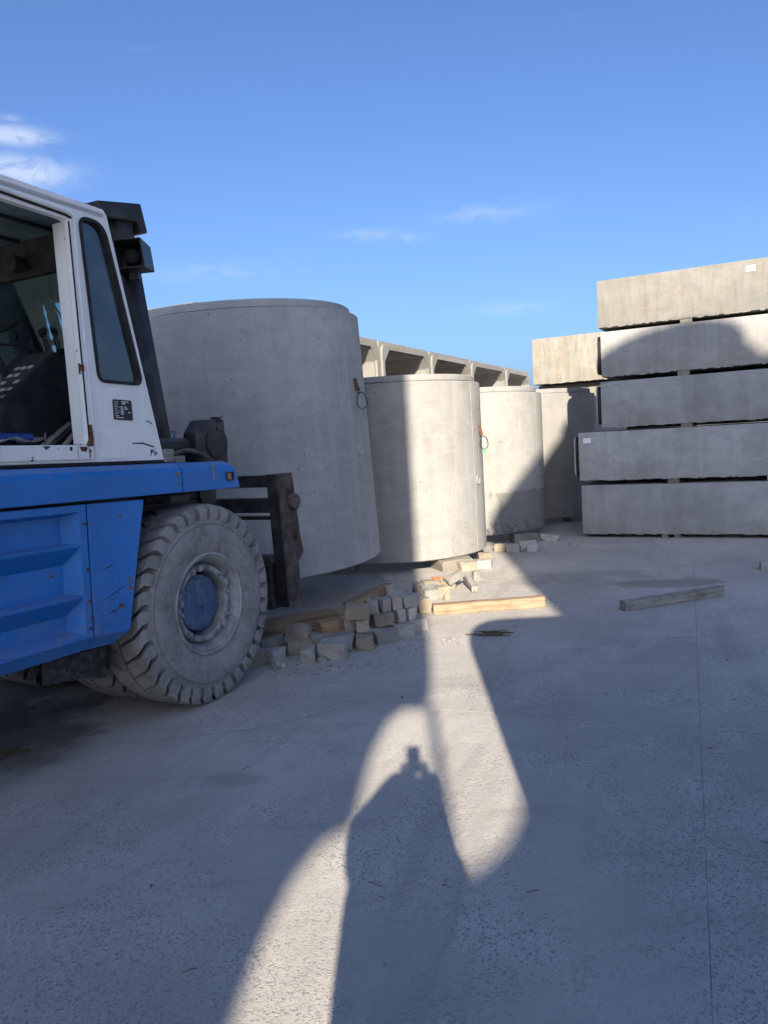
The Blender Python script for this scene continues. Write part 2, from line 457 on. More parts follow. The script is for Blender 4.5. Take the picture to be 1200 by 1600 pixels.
# ------------------------------------------------------------------ materials
M = {}
M['pipe'] = concrete('pipe_concrete', (0.385, 0.385, 0.375), 0.15, 0.7, 1.0, hole_scale=9.0)
M['pipe_pale'] = concrete('pipe_concrete_pale', (0.275, 0.267, 0.25), 0.11, 0.85, 0.9, hole_scale=9.0)
M['pipe_wet'] = concrete('pipe_concrete_damp_foot', (0.275, 0.267, 0.25), 0.11, 0.6, 1.0, wet=0.66, hole_scale=8.0)
M['pipe_dark'] = concrete('pipe_concrete_grey', (0.27, 0.262, 0.25), 0.12, 0.4, 0.5)
M['culvert'] = concrete('culvert_concrete', (0.315, 0.31, 0.30), 0.22, 0.75, 1.0)
M['culvert_sunlit'] = concrete('culvert_concrete_sun_toned', (0.285, 0.278, 0.265), 0.2, 0.8, 1.0)  # copy of the culvert concrete, darkened for the unit that catches sun
M['culvert_top'] = concrete('culvert_concrete_weathered', (0.215, 0.208, 0.19), 0.14, 0.9, 0.7, warm=0.25)
M['culvert_old'] = concrete('culvert_concrete_stained', (0.27, 0.256, 0.225), 0.14, 0.9, 0.5, warm=0.5)
M['culvert_row'] = concrete('culvert_row_concrete', (0.245, 0.238, 0.22), 0.12, 0.6, 0.4, warm=0.15)
M['paver'] = [concrete('paver_grey', (0.38, 0.36, 0.33), 0.32, 0.5, 0.8, hole_scale=40, dust=0.2), concrete('paver_buff', (0.30, 0.255, 0.19), 0.32, 0.5, 0.8, hole_scale=40, dust=0.2),
              concrete('paver_rose', (0.30, 0.25, 0.222), 0.32, 0.5, 0.8, hole_scale=40, dust=0.2), concrete('paver_pale', (0.30, 0.288, 0.26), 0.32, 0.5, 0.8, hole_scale=40, dust=0.2)]
M['block'] = concrete('spacer_concrete', (0.22, 0.20, 0.165), 0.2, 0.1, 0.6, hole_scale=30, dust=0.1)
M['wood_fresh'] = timber('timber_fresh', (0.34, 0.25, 0.165), (0.235, 0.16, 0.10))
M['wood_grey'] = timber('timber_weathered', (0.33, 0.305, 0.265), (0.20, 0.18, 0.155))
M['wood_brown'] = timber('timber_brown', (0.36, 0.25, 0.15), (0.22, 0.145, 0.085))
M['blue'] = paint('blue_machine_paint', (0.006, 0.165, 0.52), chips=0.30, dust=0.24, rough=0.38)
M['white'] = paint('white_machine_paint', (0.80, 0.80, 0.79), chip=(0.14, 0.07, 0.04), chips=0.25, dust=0.12, rough=0.4, drip=0.12, fade=0.06)
M['sill'] = paint('white_paint_rusting', (0.78, 0.78, 0.76), chip=(0.09, 0.035, 0.02), chips=0.85, dust=0.12, rough=0.5, drip=0.75, fade=0.06)
M['black'] = simple('black_machine_paint', (0.028, 0.029, 0.032), 0.5, 0.3, 6, dust=0.16)
M['interior'] = simple('cab_interior', (0.03, 0.032, 0.034), 0.7, 0.3, 6, dust=0.10)
M['headliner'] = simple('cab_headliner', (0.15, 0.23, 0.25), 0.75, 0.35, 3)
M['rubber'] = simple('black_rubber', (0.02, 0.02, 0.021), 0.75, 0.3, 20, dust=0.05)
M['hose'] = simple('rubber_hose', (0.035, 0.034, 0.033), 0.7, 0.3, 20, dust=0.35)
M['rusty'] = simple('rusty_carriage_steel', (0.075, 0.055, 0.049), 0.75, 0.5, 9, dust=0.18)
M['steel'] = simple('worn_steel', (0.20, 0.19, 0.18), 0.5, 0.3, 12, metal=0.6)
M['rim'] = simple('dusty_rim', (0.27, 0.275, 0.28), 0.7, 0.35, 9, dust=0.4)
M['hub'] = paint('dusty_blue_hub', (0.035, 0.09, 0.21), chips=0.5, dust=0.45, rough=0.6)
M['amber'] = simple('amber_lens', (0.62, 0.20, 0.02), 0.25, 0.15, 20)
M['sticker'] = simple('white_paper_label', (0.78, 0.78, 0.76), 0.7, 0.04, 6, bstr=0.02)
M['print'] = simple('label_print', (0.50, 0.50, 0.50), 0.7, 0.05, 6, bstr=0.02)
M['plate'] = simple('data_plate_black', (0.022, 0.022, 0.025), 0.4, 0.1, 6)
M['gasket'] = simple('joint_gasket', (0.012, 0.012, 0.013), 0.6, 0.2, 20)
M['rope'] = simple('wire_rope', (0.05, 0.05, 0.05), 0.5, 0.3, 40, metal=0.5)
M['rust'] = simple('rust', (0.115, 0.05, 0.028), 0.85, 0.4, 30)
M['green'] = simple('green_plastic_tag', (0.03, 0.33, 0.12), 0.5, 0.1, 20)
M['crayon'] = simple('blue_marker', (0.05, 0.16, 0.42), 0.8, 0.1, 30)
M['crumb'] = simple('concrete_crumbs', (0.34, 0.32, 0.29), 0.9, 0.3, 30)
M['twig'] = simple('dry_twig', (0.13, 0.10, 0.07), 0.9, 0.4, 30)
M['shadow_caster'] = simple('caster_grey', (0.45, 0.46, 0.46), 0.5, 0.1, 1.0, metal=0.2)  # plain grey for the added shadow casters behind the camera
M['light_blocker'] = simple('caster_green', (0.30, 0.33, 0.30), 0.5, 0.15, 1.0)  # plain green, likewise for added shadow casters
M['cloth_blue'] = simple('work_jacket', (0.04, 0.05, 0.08), 0.9, 0.2, 10)
M['skin'] = simple('skin', (0.45, 0.27, 0.20), 0.6, 0.05, 10)
M['hair'] = simple('hair', (0.05, 0.03, 0.02), 0.7, 0.2, 30)
M['tarp'] = simple('grey_rag', (0.22, 0.22, 0.23), 0.9, 0.4, 12)
M['blue_can'] = simple('blue_grease_gun', (0.02, 0.045, 0.22), 0.35, 0.2, 10)
M['glass_side'] = glass('tinted_cab_glass', (0.30, 0.50, 0.60), 2.6, 0.16)
M['glass_front'] = glass('cab_windscreen_glass', (0.46, 0.58, 0.58), 0.12, 0.03)


def tyre_mat():
    m, nt, out = new_mat('dusty_tyre_rubber')
    p = coords(nt)
    raw = coords(nt, False)
    n1 = noise(nt, p, 5.0, 6, 0.65); n2 = noise(nt, p, 26.0, 4, 0.6); fine = noise(nt, p, 120, 3)
    dust = (0.285, 0.275, 0.26); rub = (0.185, 0.18, 0.17)
    col = mixc(nt, ramp(nt, mth(nt, 'ADD', mth(nt, 'MULTIPLY', n1, 0.65), mth(nt, 'MULTIPLY', n2, 0.35)), 0.38, 0.58), rub, dust)
    s = nd(nt, 'ShaderNodeSeparateXYZ', {0: raw}).outputs
    rad = mth(nt, 'SQRT', mth(nt, 'ADD', mth(nt, 'MULTIPLY', s[0], s[0]), mth(nt, 'MULTIPLY', s[2], s[2])))
    d = mth(nt, 'ABSOLUTE', mth(nt, 'SUBTRACT', rad, 0.548))
    ringm = mth(nt, 'MULTIPLY', ramp(nt, mth(nt, 'ADD', d, mth(nt, 'MULTIPLY', mth(nt, 'SUBTRACT', n2, 0.5), 0.02)), 0.013, 0.004), 0.75)
    col = mixc(nt, ringm, col, rub)
    principled(nt, out, col, 0.9, mth(nt, 'ADD', n2, fine), 0.35, 0.006, spec=0.2)
    return m


M['tyre'] = tyre_mat()


def ground_mat(name, slab=True):
    m, nt, out = new_mat(name)
    p = nd(nt, 'ShaderNodeNewGeometry').outputs['Position']
    oi = nd(nt, 'ShaderNodeObjectInfo').outputs['Random']
    big = noise(nt, p, 0.45, 4, 0.62, 0.4)
    mid = noise(nt, p, 2.3, 5, 0.62, 0.3)
    sm = noise(nt, p, 11.0, 3, 0.65)
    fine = noise(nt, p, 150.0, 2, 0.7)
    # directional wear along the driving lane
    rot = nd(nt, 'ShaderNodeVectorRotate', {'Vector': p, 'Angle': radians(21.8)}, rotation_type='Z_AXIS').outputs[0]
    wear = noise(nt, scaled(nt, rot, (5.5, 0.5, 1.0)), 1.0, 5, 0.6, 0.5)
    wear2 = noise(nt, scaled(nt, p, (0.6, 4.6, 1.0)), 1.0, 6, 0.62, 0.6)
    base = (0.50, 0.465, 0.42)
    col = mixc(nt, ramp(nt, big, 0.3, 0.72), tuple(c * 0.74 for c in base), tuple(c * 1.10 for c in base))
    col = mixc(nt, mth(nt, 'MULTIPLY', ramp(nt, mid, 0.42, 0.7), 0.5), col, (0.58, 0.545, 0.50))
    col = mixc(nt, mth(nt, 'MULTIPLY', ramp(nt, wear, 0.52, 0.72), 0.35), col, tuple(c * 0.70 for c in base))
    col = mixc(nt, mth(nt, 'MULTIPLY', ramp(nt, wear2, 0.55, 0.72), 0.45), col, (0.30, 0.27, 0.235))
    col = mixc(nt, mth(nt, 'MULTIPLY', ramp(nt, sm, 0.52, 0.68), 0.30), col, tuple(c * 0.74 for c in base))
    # worn-through surface: dark pits where aggregate has dropped out, pale stones elsewhere
    pm = ramp(nt, mth(nt, 'ADD', mth(nt, 'MULTIPLY', noise(nt, p, 1.1, 5, 0.6), 0.6), mth(nt, 'MULTIPLY', mid, 0.4)), 0.40, 0.60)
    warp = vmth(nt, 'ADD', p, vmth(nt, 'MULTIPLY', nd(nt, 'ShaderNodeTexNoise', {'Vector': p, 'Scale': 60.0, 'Detail': 2.0}).outputs[1], (0.016, 0.016, 0.0)))
    def pits(scale, lo, r0):
        vo = nd(nt, 'ShaderNodeTexVoronoi', {'Vector': warp, 'Scale': scale, 'Randomness': 1.0})
        cr = nd(nt, 'ShaderNodeSeparateColor', {0: vo.outputs['Color']}).outputs
        thr = mth(nt, 'MULTIPLY', ramp(nt, cr[0], lo, 1.0), r0)
        return ramp(nt, mth(nt, 'SUBTRACT', thr, vo.outputs['Distance']), 0.0, 0.12), cr
    p1, cr1 = pits(80.0, 0.35, 0.60)
    p2, cr2 = pits(150.0, 0.10, 0.62)
    pit = mth(nt, 'MULTIPLY', mth(nt, 'MAXIMUM', p1, mth(nt, 'MULTIPLY', p2, 0.8)), mth(nt, 'ADD', mth(nt, 'MULTIPLY', pm, 0.85), 0.15))
    col = mixc(nt, mth(nt, 'MULTIPLY', pit, 0.58), col, (0.13, 0.12, 0.11))
    stone = mth(nt, 'MULTIPLY', mth(nt, 'GREATER_THAN', cr2[1], 0.93), pm)
    col = mixc(nt, mth(nt, 'MULTIPLY', stone, 0.4), col, (0.62, 0.59, 0.54))
    # brown washed-in silt patches
    sx = nd(nt, 'ShaderNodeSeparateXYZ', {0: p}).outputs
    def spot(cx, cy, rx, ry, amt, colr, col):
        dx = mth(nt, 'DIVIDE', mth(nt, 'SUBTRACT', sx[0], cx), rx); dy = mth(nt, 'DIVIDE', mth(nt, 'SUBTRACT', sx[1], cy), ry)
        d = mth(nt, 'SQRT', mth(nt, 'ADD', mth(nt, 'MULTIPLY', dx, dx), mth(nt, 'MULTIPLY', dy, dy)))
        k = mth(nt, 'MULTIPLY', ramp(nt, mth(nt, 'ADD', d, mth(nt, 'MULTIPLY', mth(nt, 'SUBTRACT', mid, 0.5), 1.6)), 1.0, 0.55), amt)
        return mixc(nt, k, col, colr)
    col = spot(3.05, 8.2, 0.75, 0.28, 0.55, (0.20, 0.165, 0.125), col)
    col = spot(2.1, 8.9, 1.2, 0.4, 0.35, (0.22, 0.19, 0.15), col)
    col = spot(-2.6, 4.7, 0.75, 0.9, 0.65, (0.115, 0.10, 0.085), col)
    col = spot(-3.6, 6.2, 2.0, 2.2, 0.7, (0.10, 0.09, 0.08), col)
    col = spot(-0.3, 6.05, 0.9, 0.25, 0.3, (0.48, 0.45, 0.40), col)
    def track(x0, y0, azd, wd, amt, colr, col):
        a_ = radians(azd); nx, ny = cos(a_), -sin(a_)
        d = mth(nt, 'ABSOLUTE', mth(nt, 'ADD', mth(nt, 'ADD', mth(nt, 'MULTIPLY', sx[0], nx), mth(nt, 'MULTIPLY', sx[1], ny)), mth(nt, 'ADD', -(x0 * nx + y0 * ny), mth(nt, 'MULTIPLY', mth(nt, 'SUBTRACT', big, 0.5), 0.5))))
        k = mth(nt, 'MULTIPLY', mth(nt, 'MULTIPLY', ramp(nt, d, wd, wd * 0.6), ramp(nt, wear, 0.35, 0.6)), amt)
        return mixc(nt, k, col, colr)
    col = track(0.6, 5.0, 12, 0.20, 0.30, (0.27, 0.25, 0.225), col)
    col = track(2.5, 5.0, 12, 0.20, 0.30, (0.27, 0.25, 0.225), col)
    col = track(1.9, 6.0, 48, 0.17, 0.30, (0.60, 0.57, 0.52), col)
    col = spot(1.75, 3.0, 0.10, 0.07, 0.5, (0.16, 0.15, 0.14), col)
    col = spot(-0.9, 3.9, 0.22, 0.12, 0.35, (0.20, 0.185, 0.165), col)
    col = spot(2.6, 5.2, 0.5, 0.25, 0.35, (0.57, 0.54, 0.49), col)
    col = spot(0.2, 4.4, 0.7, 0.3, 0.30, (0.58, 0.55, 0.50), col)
    # hairline cracks
    ck = nd(nt, 'ShaderNodeTexVoronoi', {'Vector': vmth(nt, 'ADD', scaled(nt, p, (0.42, 0.42, 1)), vmth(nt, 'MULTIPLY', nd(nt, 'ShaderNodeTexNoise', {'Vector': p, 'Scale': 2.0, 'Detail': 4.0}).outputs[1], (0.16, 0.16, 0.0))), 'Scale': 1.0}, feature='DISTANCE_TO_EDGE').outputs[0]
    crack = mth(nt, 'MULTIPLY', ramp(nt, ck, 0.0032, 0.0), ramp(nt, mid, 0.48, 0.6))
    col = mixc(nt, mth(nt, 'MULTIPLY', crack, 0.22), col, (0.10, 0.09, 0.085))
    col = mixc(nt, mth(nt, 'MULTIPLY', ramp(nt, fine, 0.35, 0.7), 0.25), col, tuple(c * 0.70 for c in base))
    h = mth(nt, 'ADD', mth(nt, 'MULTIPLY', fine, 0.22), mth(nt, 'MULTIPLY', sm, 0.5))
    h = mth(nt, 'SUBTRACT', h, mth(nt, 'MULTIPLY', pit, 0.75))
    principled(nt, out, col, 0.9, h, 0.65, 0.008, spec=0.25)
    return m


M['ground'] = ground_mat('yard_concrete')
M['subbase'] = simple('joint_dirt', (0.29, 0.27, 0.24), 0.95, 0.3, 6)

# ------------------------------------------------------------------ the ground: cast concrete bays with open joints over one big sheet
gm = MB().add([(-400, -400, -0.001), (400, -400, -0.001), (400, 400, -0.001), (-400, 400, -0.001)], [(0, 1, 2, 3)])
tag(gm.build('ground', M['subbase']), kind='structure')
JA = radians(21.8)
jd = Vector((sin(JA), cos(JA), 0)); jn = Vector((cos(JA), -sin(JA), 0))      # along / across the long joints
J0 = Vector((1.72, 4.21, 0))                                                # where the two visible joints cross
pav = empty('yard_pavement'); tag(pav, kind='structure')
BAY_W, BAY_L, GAP = 4.6, 6.0, 0.0045
sl = MB().bx(GAP / 2, BAY_W - GAP / 2, GAP / 2, BAY_L - GAP / 2, -0.02, 0.0)
first = None
for i in range(-6, 6):
    for j in range(-4, 7):
        if first is None:
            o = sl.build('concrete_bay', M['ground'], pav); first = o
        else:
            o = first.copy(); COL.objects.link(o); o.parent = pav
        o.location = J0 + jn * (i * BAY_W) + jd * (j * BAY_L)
        o.rotation_euler = (0, 0, -JA)


cr_ = MB(); rc = random.Random(12)
pts_c = [(-2.9, 4.55), (-2.1, 4.50), (-1.5, 4.52), (-0.91, 4.62), (-0.55, 4.78), (-0.25, 4.97), (0.0, 5.12)]
fine_c = []
for (a, b) in zip(pts_c, pts_c[1:]):
    for q in range(9):
        t_ = q / 9; fine_c.append((a[0] + (b[0] - a[0]) * t_ + rc.uniform(-0.008, 0.008), a[1] + (b[1] - a[1]) * t_ + rc.uniform(-0.008, 0.008)))
vs_c = []
for k, (x, y) in enumerate(fine_c):
    w_ = 0.0025 + 0.003 * rc.random(); vs_c += [(x + 0.4 * w_, y - w_, 0.0012), (x - 0.4 * w_, y + w_, 0.0012)]
cr_.add(vs_c, [(2 * k, 2 * k + 2, 2 * k + 3, 2 * k + 1) for k in range(len(fine_c) - 1)])
cr_.build('pour_line', M['subbase'], pav)

# ------------------------------------------------------------------ upright concrete pipes
def torus_pts(c, u, v, r, n=20, a0=0.0, a1=2 * pi):
    return [c + (u * cos(a0 + (a1 - a0) * k / n) + v * sin(a0 + (a1 - a0) * k / n)) * r for k in range(n + 1)]


def pipe_section(loc, r, h, mat, rot=(0, 0, 0), wall=0.16, seam=-32.0, loop_z=None, loop_a=-22.0, dimple_z=None, dimple_a=-25.0, lip=0.095, lip_in=0.085):
    root = empty('concrete_pipe', loc, rot)
    prof = [(r - wall, 0.0), (r - 0.012, 0.0), (r, 0.012), (r, h - lip - 0.012), (r - 0.012, h - lip), (r - lip_in - 0.012, h - lip - 0.004), (r - lip_in - 0.012, h - lip + 0.012), (r - lip_in, h - lip + 0.02), (r - lip_in, h - 0.014), (r - lip_in - 0.014, h), (r - wall, h)]
    MB().lathe(prof, 128, closed=True).build('shell', mat, root, smooth=38)
    # ridges left where the two halves of the form met
    for a in (seam, seam + 180):
        ar = radians(a); e = Vector((cos(ar), sin(ar), 0)); t = Vector((-sin(ar), cos(ar), 0))
        sm_ = MB(); n = 26; rr = random.Random(int(a * 10 + r * 100))
        ring = []
        for k in range(n + 1):
            z = 0.015 + (h - lip - 0.035) * k / n; w = 0.006 + rr.random() * 0.003; d = 0.001 + rr.random() * 0.004
            ring += [e * (r - 0.01) + t * w + Vector((0, 0, z)), e * (r + d) + t * w * 0.35 + Vector((0, 0, z)), e * (r + d) - t * w * 0.35 + Vector((0, 0, z)), e * (r - 0.01) - t * w + Vector((0, 0, z))]
        fs = [(k * 4 + q, k * 4 + q + 1, k * 4 + q + 5, k * 4 + q + 4) for k in range(n) for q in range(3)]
        sm_.add(ring, fs).build('form_seam', mat, root)
    if dimple_z:
        ar = radians(dimple_a); e = Vector((cos(ar), sin(ar), 0)); t = Vector((-sin(ar), cos(ar), 0)); z = Vector((0, 0, 1))
        mb = MB()
        mb.tube(torus_pts(e * (r + 0.002) + z * dimple_z, t, z, 0.055, 18)[:-1], 0.012, 6, closed=True)
        rim_ = mb.build('lifting_socket', mat, root, smooth=60)
        d = MB(); c = e * (r + 0.003) + z * dimple_z
        d.add([c] + torus_pts(c, t, z, 0.046, 18)[:-1], [(0, k + 1, (k + 1) % 18 + 1) for k in range(18)])
        d.build('socket_hole', M['subbase'], rim_)
    if loop_z:
        ar = radians(loop_a); e = Vector((cos(ar), sin(ar), 0)); t = Vector((-sin(ar), cos(ar), 0)); z = Vector((0, 0, 1))
        lp = empty('lifting_loop', (0, 0, 0), (0, 0, 0), root)
        p0 = e * r + z * loop_z
        a = MB(); a.box(p0 + e * 0.02 - z * 0.03, (0.038, 0.04, 0.14), Matrix.Rotation(ar, 3, 'Z') @ Matrix.Rotation(radians(-14), 3, 'Y'))
        a.build('rusty_anchor', M['rust'], lp, bevel=0.008)
        c = p0 + e * 0.065 - z * 0.20
        pts = [p0 + e * 0.035 - z * 0.08, p0 + e * 0.05 - z * 0.14]
        for k in range(15):
            an = radians(150 - 300 * k / 14)
            pts.append(c + (e * sin(-an) * -1 * 0.062) + z * (0.085 * cos(an) * -1 if False else 0.085 * cos(an)))
        pts = [p0 + e * 0.035 - z * 0.08] + [c + e * (0.048 * sin(radians(q)) * (1 - 0.25 * cos(radians(q)))) + t * 0.02 * sin(radians(q)) + z * (0.088 * cos(radians(q))) for q in range(-40, 316, 18)] + [p0 + e * 0.035 - z * 0.09]
        MB().tube(pts, 0.006, 6).build('wire_rope', M['rope'], lp, smooth=60)
        g = MB(); g.box(c - z * 0.095, (0.022, 0.035, 0.03)); g.box(c - z * 0.125, (0.012, 0.022, 0.05))
        g.build('green_tag', M['green'], lp, bevel=0.003)
    return root


C1 = pipe_section((-1.476, 8.821, 0.398), 1.411, 2.758, M['pipe'], (0.012, -0.038, 0.0), seam=-31.0, loop_z=1.92, loop_a=-21.0, dimple_z=1.20, dimple_a=-22.5)
tag(C1, 'tallest grey concrete pipe section, leaning slightly, in front of the blue forklift', 'concrete pipe', 'upright concrete pipe sections')
C2 = pipe_section((0.199, 10.917, 0.15), 1.236, 2.374, M['pipe_pale'], seam=-33.0, loop_z=1.66, loop_a=-21.5, dimple_z=0.96, dimple_a=-28.0)
tag(C2, 'half sunlit upright concrete pipe section beside the tallest pipe', 'concrete pipe', 'upright concrete pipe sections')
C3 = pipe_section((1.45, 13.07, 0.15), 1.285, 2.285, M['pipe_wet'], seam=-34.5, dimple_z=0.90, dimple_a=-34.0)
tag(C3, 'concrete pipe section with dark damp foot and diagonal shadow edge', 'concrete pipe', 'upright concrete pipe sections')
C4 = pipe_section((2.93, 15.2, 0.10), 1.285, 2.36, M['pipe_dark'], seam=-60.0)
tag(C4, 'farthest and darkest concrete pipe section, beside the box culvert stack', 'concrete pipe', 'upright concrete pipe sections')

# numerals written in blue crayon on the tallest pipe
def on_c1(ang, z, d=0.002):
    a = radians(ang); return Vector((cos(a) * (1.411 + d), sin(a) * (1.411 + d), z))
wr = MB()
def stroke(pts):
    wr.tube([on_c1(a, z) for a, z in pts], 0.006, 5)
zc = 1.50
stroke([(-110.4, zc + 0.055), (-109.2, zc + 0.065), (-107.8, zc + 0.07), (-108.5, zc + 0.02), (-109.0, zc - 0.045)])
stroke([(-110.0, zc + 0.005), (-107.9, zc + 0.012)])
stroke([(-103.7, zc + 0.05), (-102.9, zc + 0.072), (-102.0, zc + 0.06), (-101.9, zc + 0.03), (-102.8, zc + 0.012), (-101.8, zc - 0.01), (-101.4, zc - 0.04), (-102.0, zc - 0.062), (-103.3, zc - 0.055)])
tag(wr.build('crayon_numerals', M['crayon'], C1), kind='stuff')


# ------------------------------------------------------------------ blocks, pavers and timber
def rough_block(name, size, mat, seed=0, chip=0.012, loc=(0, 0, 0), rot=(0, 0, 0), parent=None):
    r = random.Random(seed)
    hx, hy, hz = (d / 2 for d in size)
    bm = bmesh.new(); bmesh.ops.create_cube(bm, size=1.0)
    bmesh.ops.subdivide_edges(bm, edges=bm.edges[:], cuts=1, use_grid_fill=True)
    for v in bm.verts:
        v.co = Vector((v.co.x * size[0], v.co.y * size[1], v.co.z * size[2] + hz))
        n = sum(abs(abs(a) - b) < 1e-5 for a, b in ((v.co.x, hx), (v.co.y, hy), (v.co.z - hz, hz)))
        j = chip * (0.35 if n < 2 else 1.0)
        v.co.x += r.uniform(-j, j); v.co.y += r.uniform(-j, j)
        if v.co.z > 0.01: v.co.z += r.uniform(-j, j * 0.4)
        if n == 3 and r.random() < 0.3:
            v.co.x *= 0.86; v.co.y *= 0.86
            if v.co.z > hz: v.co.z -= 0.02
    me = bpy.data.meshes.new(name); bm.to_mesh(me); bm.free()
    return finish(name, me, mat, parent, None, 0.0035, 2, loc, rot)


# supports under the pipes (each its own thing)
def support(name, x, y, size, rotz, mat, label, seed, cat='block', group='supports under the pipes'):
    return tag(rough_block(name, size, mat, seed, 0.008, (x, y, 0), (0, 0, rotz)), label, cat, group)


support('support_block', 0.86, 9.96, (0.46, 0.42, 0.148), radians(18), M['block'], 'buff concrete support block under the half sunlit pipe', 11)
support('support_block', -0.55, 10.15, (0.30, 0.40, 0.148), radians(-10), M['block'], 'shaded support block deep under the half sunlit pipe', 12)
support('support_block', 0.20, 11.9, (0.30, 0.40, 0.148), 0, M['block'], 'support block at the far side under the half sunlit pipe', 13)
support('support_block', 2.15, 11.93, (0.36, 0.34, 0.148), radians(4), M['block'], 'grey support block at the foot of the damp pipe', 14)
support('support_block', 0.75, 12.1, (0.30, 0.40, 0.148), 0, M['block'], 'support block hidden left under the damp pipe', 15)
support('support_block', 1.5, 14.1, (0.30, 0.40, 0.148), 0, M['block'], 'support block at the far side under the damp pipe', 16)
support('support_block', 3.55, 14.25, (0.34, 0.30, 0.098), radians(20), M['block'], 'support block under the farthest pipe beside the stack', 17)
support('support_block', 2.2, 14.35, (0.34, 0.30, 0.098), 0, M['block'], 'support block under the farthest pipe on its left', 18)
support('support_block', 2.95, 16.2, (0.34, 0.30, 0.098), 0, M['block'], 'support block at the far side under the farthest pipe', 19)

H1 = 0.118
pile = [  # x, y, z, width, depth, turn, colour, label
    (-1.08, 6.05, 0, 0.12, 0.20, 10, 2, 'dark paver half hidden by the tyre at the left end of the pile'),
    (-0.96, 6.08, 0, 0.14, 0.17, -25, 0, 'grey paver second from the tyre in the front row'),
    (-0.79, 6.30, 0, 0.21, 0.12, 22, 1, 'buff paver lying lengthwise third from the tyre'),
    (-0.675, 6.06, 0, 0.135, 0.15, 8, 3, 'pale upright paver fourth from the tyre in the front row'),
    (-0.47, 6.12, 0, 0.225, 0.19, -8, 0, 'big rough rounded paver at the front of the pile'),
    (-0.40, 6.345, 0, 0.17, 0.16, -4, 0, 'worn paver behind the big rough one'),
    (-0.225, 6.31, 0, 0.15, 0.16, 6, 1, 'square faced paver right of the big rough one'),
    (-0.055, 6.48, 0, 0.21, 0.12, 28, 3, 'pale paver on the ground below the three course corner'),
    (0.10, 6.63, 0, 0.19, 0.14, 32, 0, 'grey paver in the bottom course near the pile corner'),
    (0.22, 6.82, 0, 0.18, 0.14, 30, 0, 'bottom course paver at the right corner of the pile'),
    (-1.02, 6.42, 0, 0.20, 0.10, 30, 3, 'flat paver lying behind the tyre side of the pile'),
    (-0.63, 6.47, 0, 0.20, 0.18, 40, 3, 'pale blue grey paver lying flat amid the pile'),
    (-0.20, 6.58, 0, 0.22, 0.16, 30, 0, 'bottom paver hidden inside the pile'),
    (-0.03, 6.78, 0, 0.22, 0.16, 30, 0, 'bottom paver hidden at the back of the pile'),
    (-0.24, 6.48, H1, 0.115, 0.15, 12, 2, 'rose paver in the middle course'),
    (-0.08, 6.62, H1, 0.19, 0.14, 30, 1, 'long buff paver in the middle course'),
    (0.07, 6.735, H1, 0.095, 0.14, 32, 0, 'short paver in the middle course left of the corner'),
    (0.165, 6.80, H1, 0.095, 0.14, 30, 0, 'short paver at the middle course corner'),
    (-0.37, 6.52, H1, 0.11, 0.15, 20, 2, 'dark paver beside the sawn beam end in the middle course'),
    (-0.78, 6.40, H1 - 0.01, 0.20, 0.13, -14, 2, 'rose coloured paver lying on the left part of the pile'),
    (-0.275, 6.44, 2 * H1, 0.22, 0.14, -10, 1, 'long buff paver topping the pile by the beam'),
    (-0.155, 6.60, 2 * H1, 0.10, 0.14, 18, 3, 'pale paver second along the top course'),
    (-0.055, 6.665, 2 * H1, 0.10, 0.15, 26, 3, 'pale paver third along the top course'),
    (0.04, 6.73, 2 * H1, 0.09, 0.15, 30, 2, 'narrow rose grey paver fourth along the top course'),
    (0.17, 6.79, 2 * H1, 0.17, 0.15, 30, 0, 'grey paver at the right end of the top course'),
    (0.22, 7.57, 0, 0.115, 0.15, 10, 3, 'blue grey paver standing alone right of the pile'),
    (0.345, 7.55, 0, 0.115, 0.16, 8, 1, 'paver on the shadow edge left of the pale timber'),
    (0.09, 8.44, 0, 0.20, 0.12, -30, 0, 'dark paver lying behind the pile in shade'),
    (0.34, 8.50, 0, 0.13, 0.14, 12, 2, 'dark paver at the edge of the sun near the half sunlit pipe'),
    (0.48, 8.60, 0, 0.21, 0.15, 10, 1, 'sunlit buff paver at the back of the loose heap'),
    (0.68, 8.64, 0, 0.18, 0.15, -14, 1, 'sunlit paver carrying the tilted pale block'),
    (0.43, 8.10, 0, 0.17, 0.15, 25, 3, 'sunlit paver at the front of the loose heap'),
    (0.57, 8.22, 0, 0.15, 0.14, 20, 1, 'sunlit paver touching the timber end of the loose heap'),
    (0.61, 8.03, 0, 0.075, 0.06, 20, 1, 'small yellow brick chip beside the loose heap'),
    (0.45, 8.30, 0, 0.20, 0.13, 15, 3, 'paver in the middle of the loose heap'),
    (1.02, 9.72, 0, 0.22, 0.14, 24, 1, 'broken paver leaning in front of the sunlit support block'),
    (1.25, 9.78, 0, 0.20, 0.12, -18, 3, 'pale broken paver right of the sunlit support block'),
    (1.05, 8.99, 0, 0.09, 0.09, 14, 3, 'small white concrete cube beside the dark stake'),
    (1.33, 10.38, 0, 0.19, 0.14, 10, 1, 'paver at the sunlit foot of the half sunlit pipe'),
    (1.67, 11.15, 0, 0.17, 0.10, -6, 1, 'buff paver first in the row by the damp pipe'),
    (1.83, 10.98, 0, 0.20, 0.11, -20, 0, 'broken grey paver second in the row by the damp pipe'),
    (2.10, 11.26, 0, 0.26, 0.12, 4, 0, 'long grey paver by the support of the damp pipe'),
    (2.07, 10.86, 0, 0.155, 0.09, 3, 0, 'small paver nearest the camera by the damp pipe'),
]
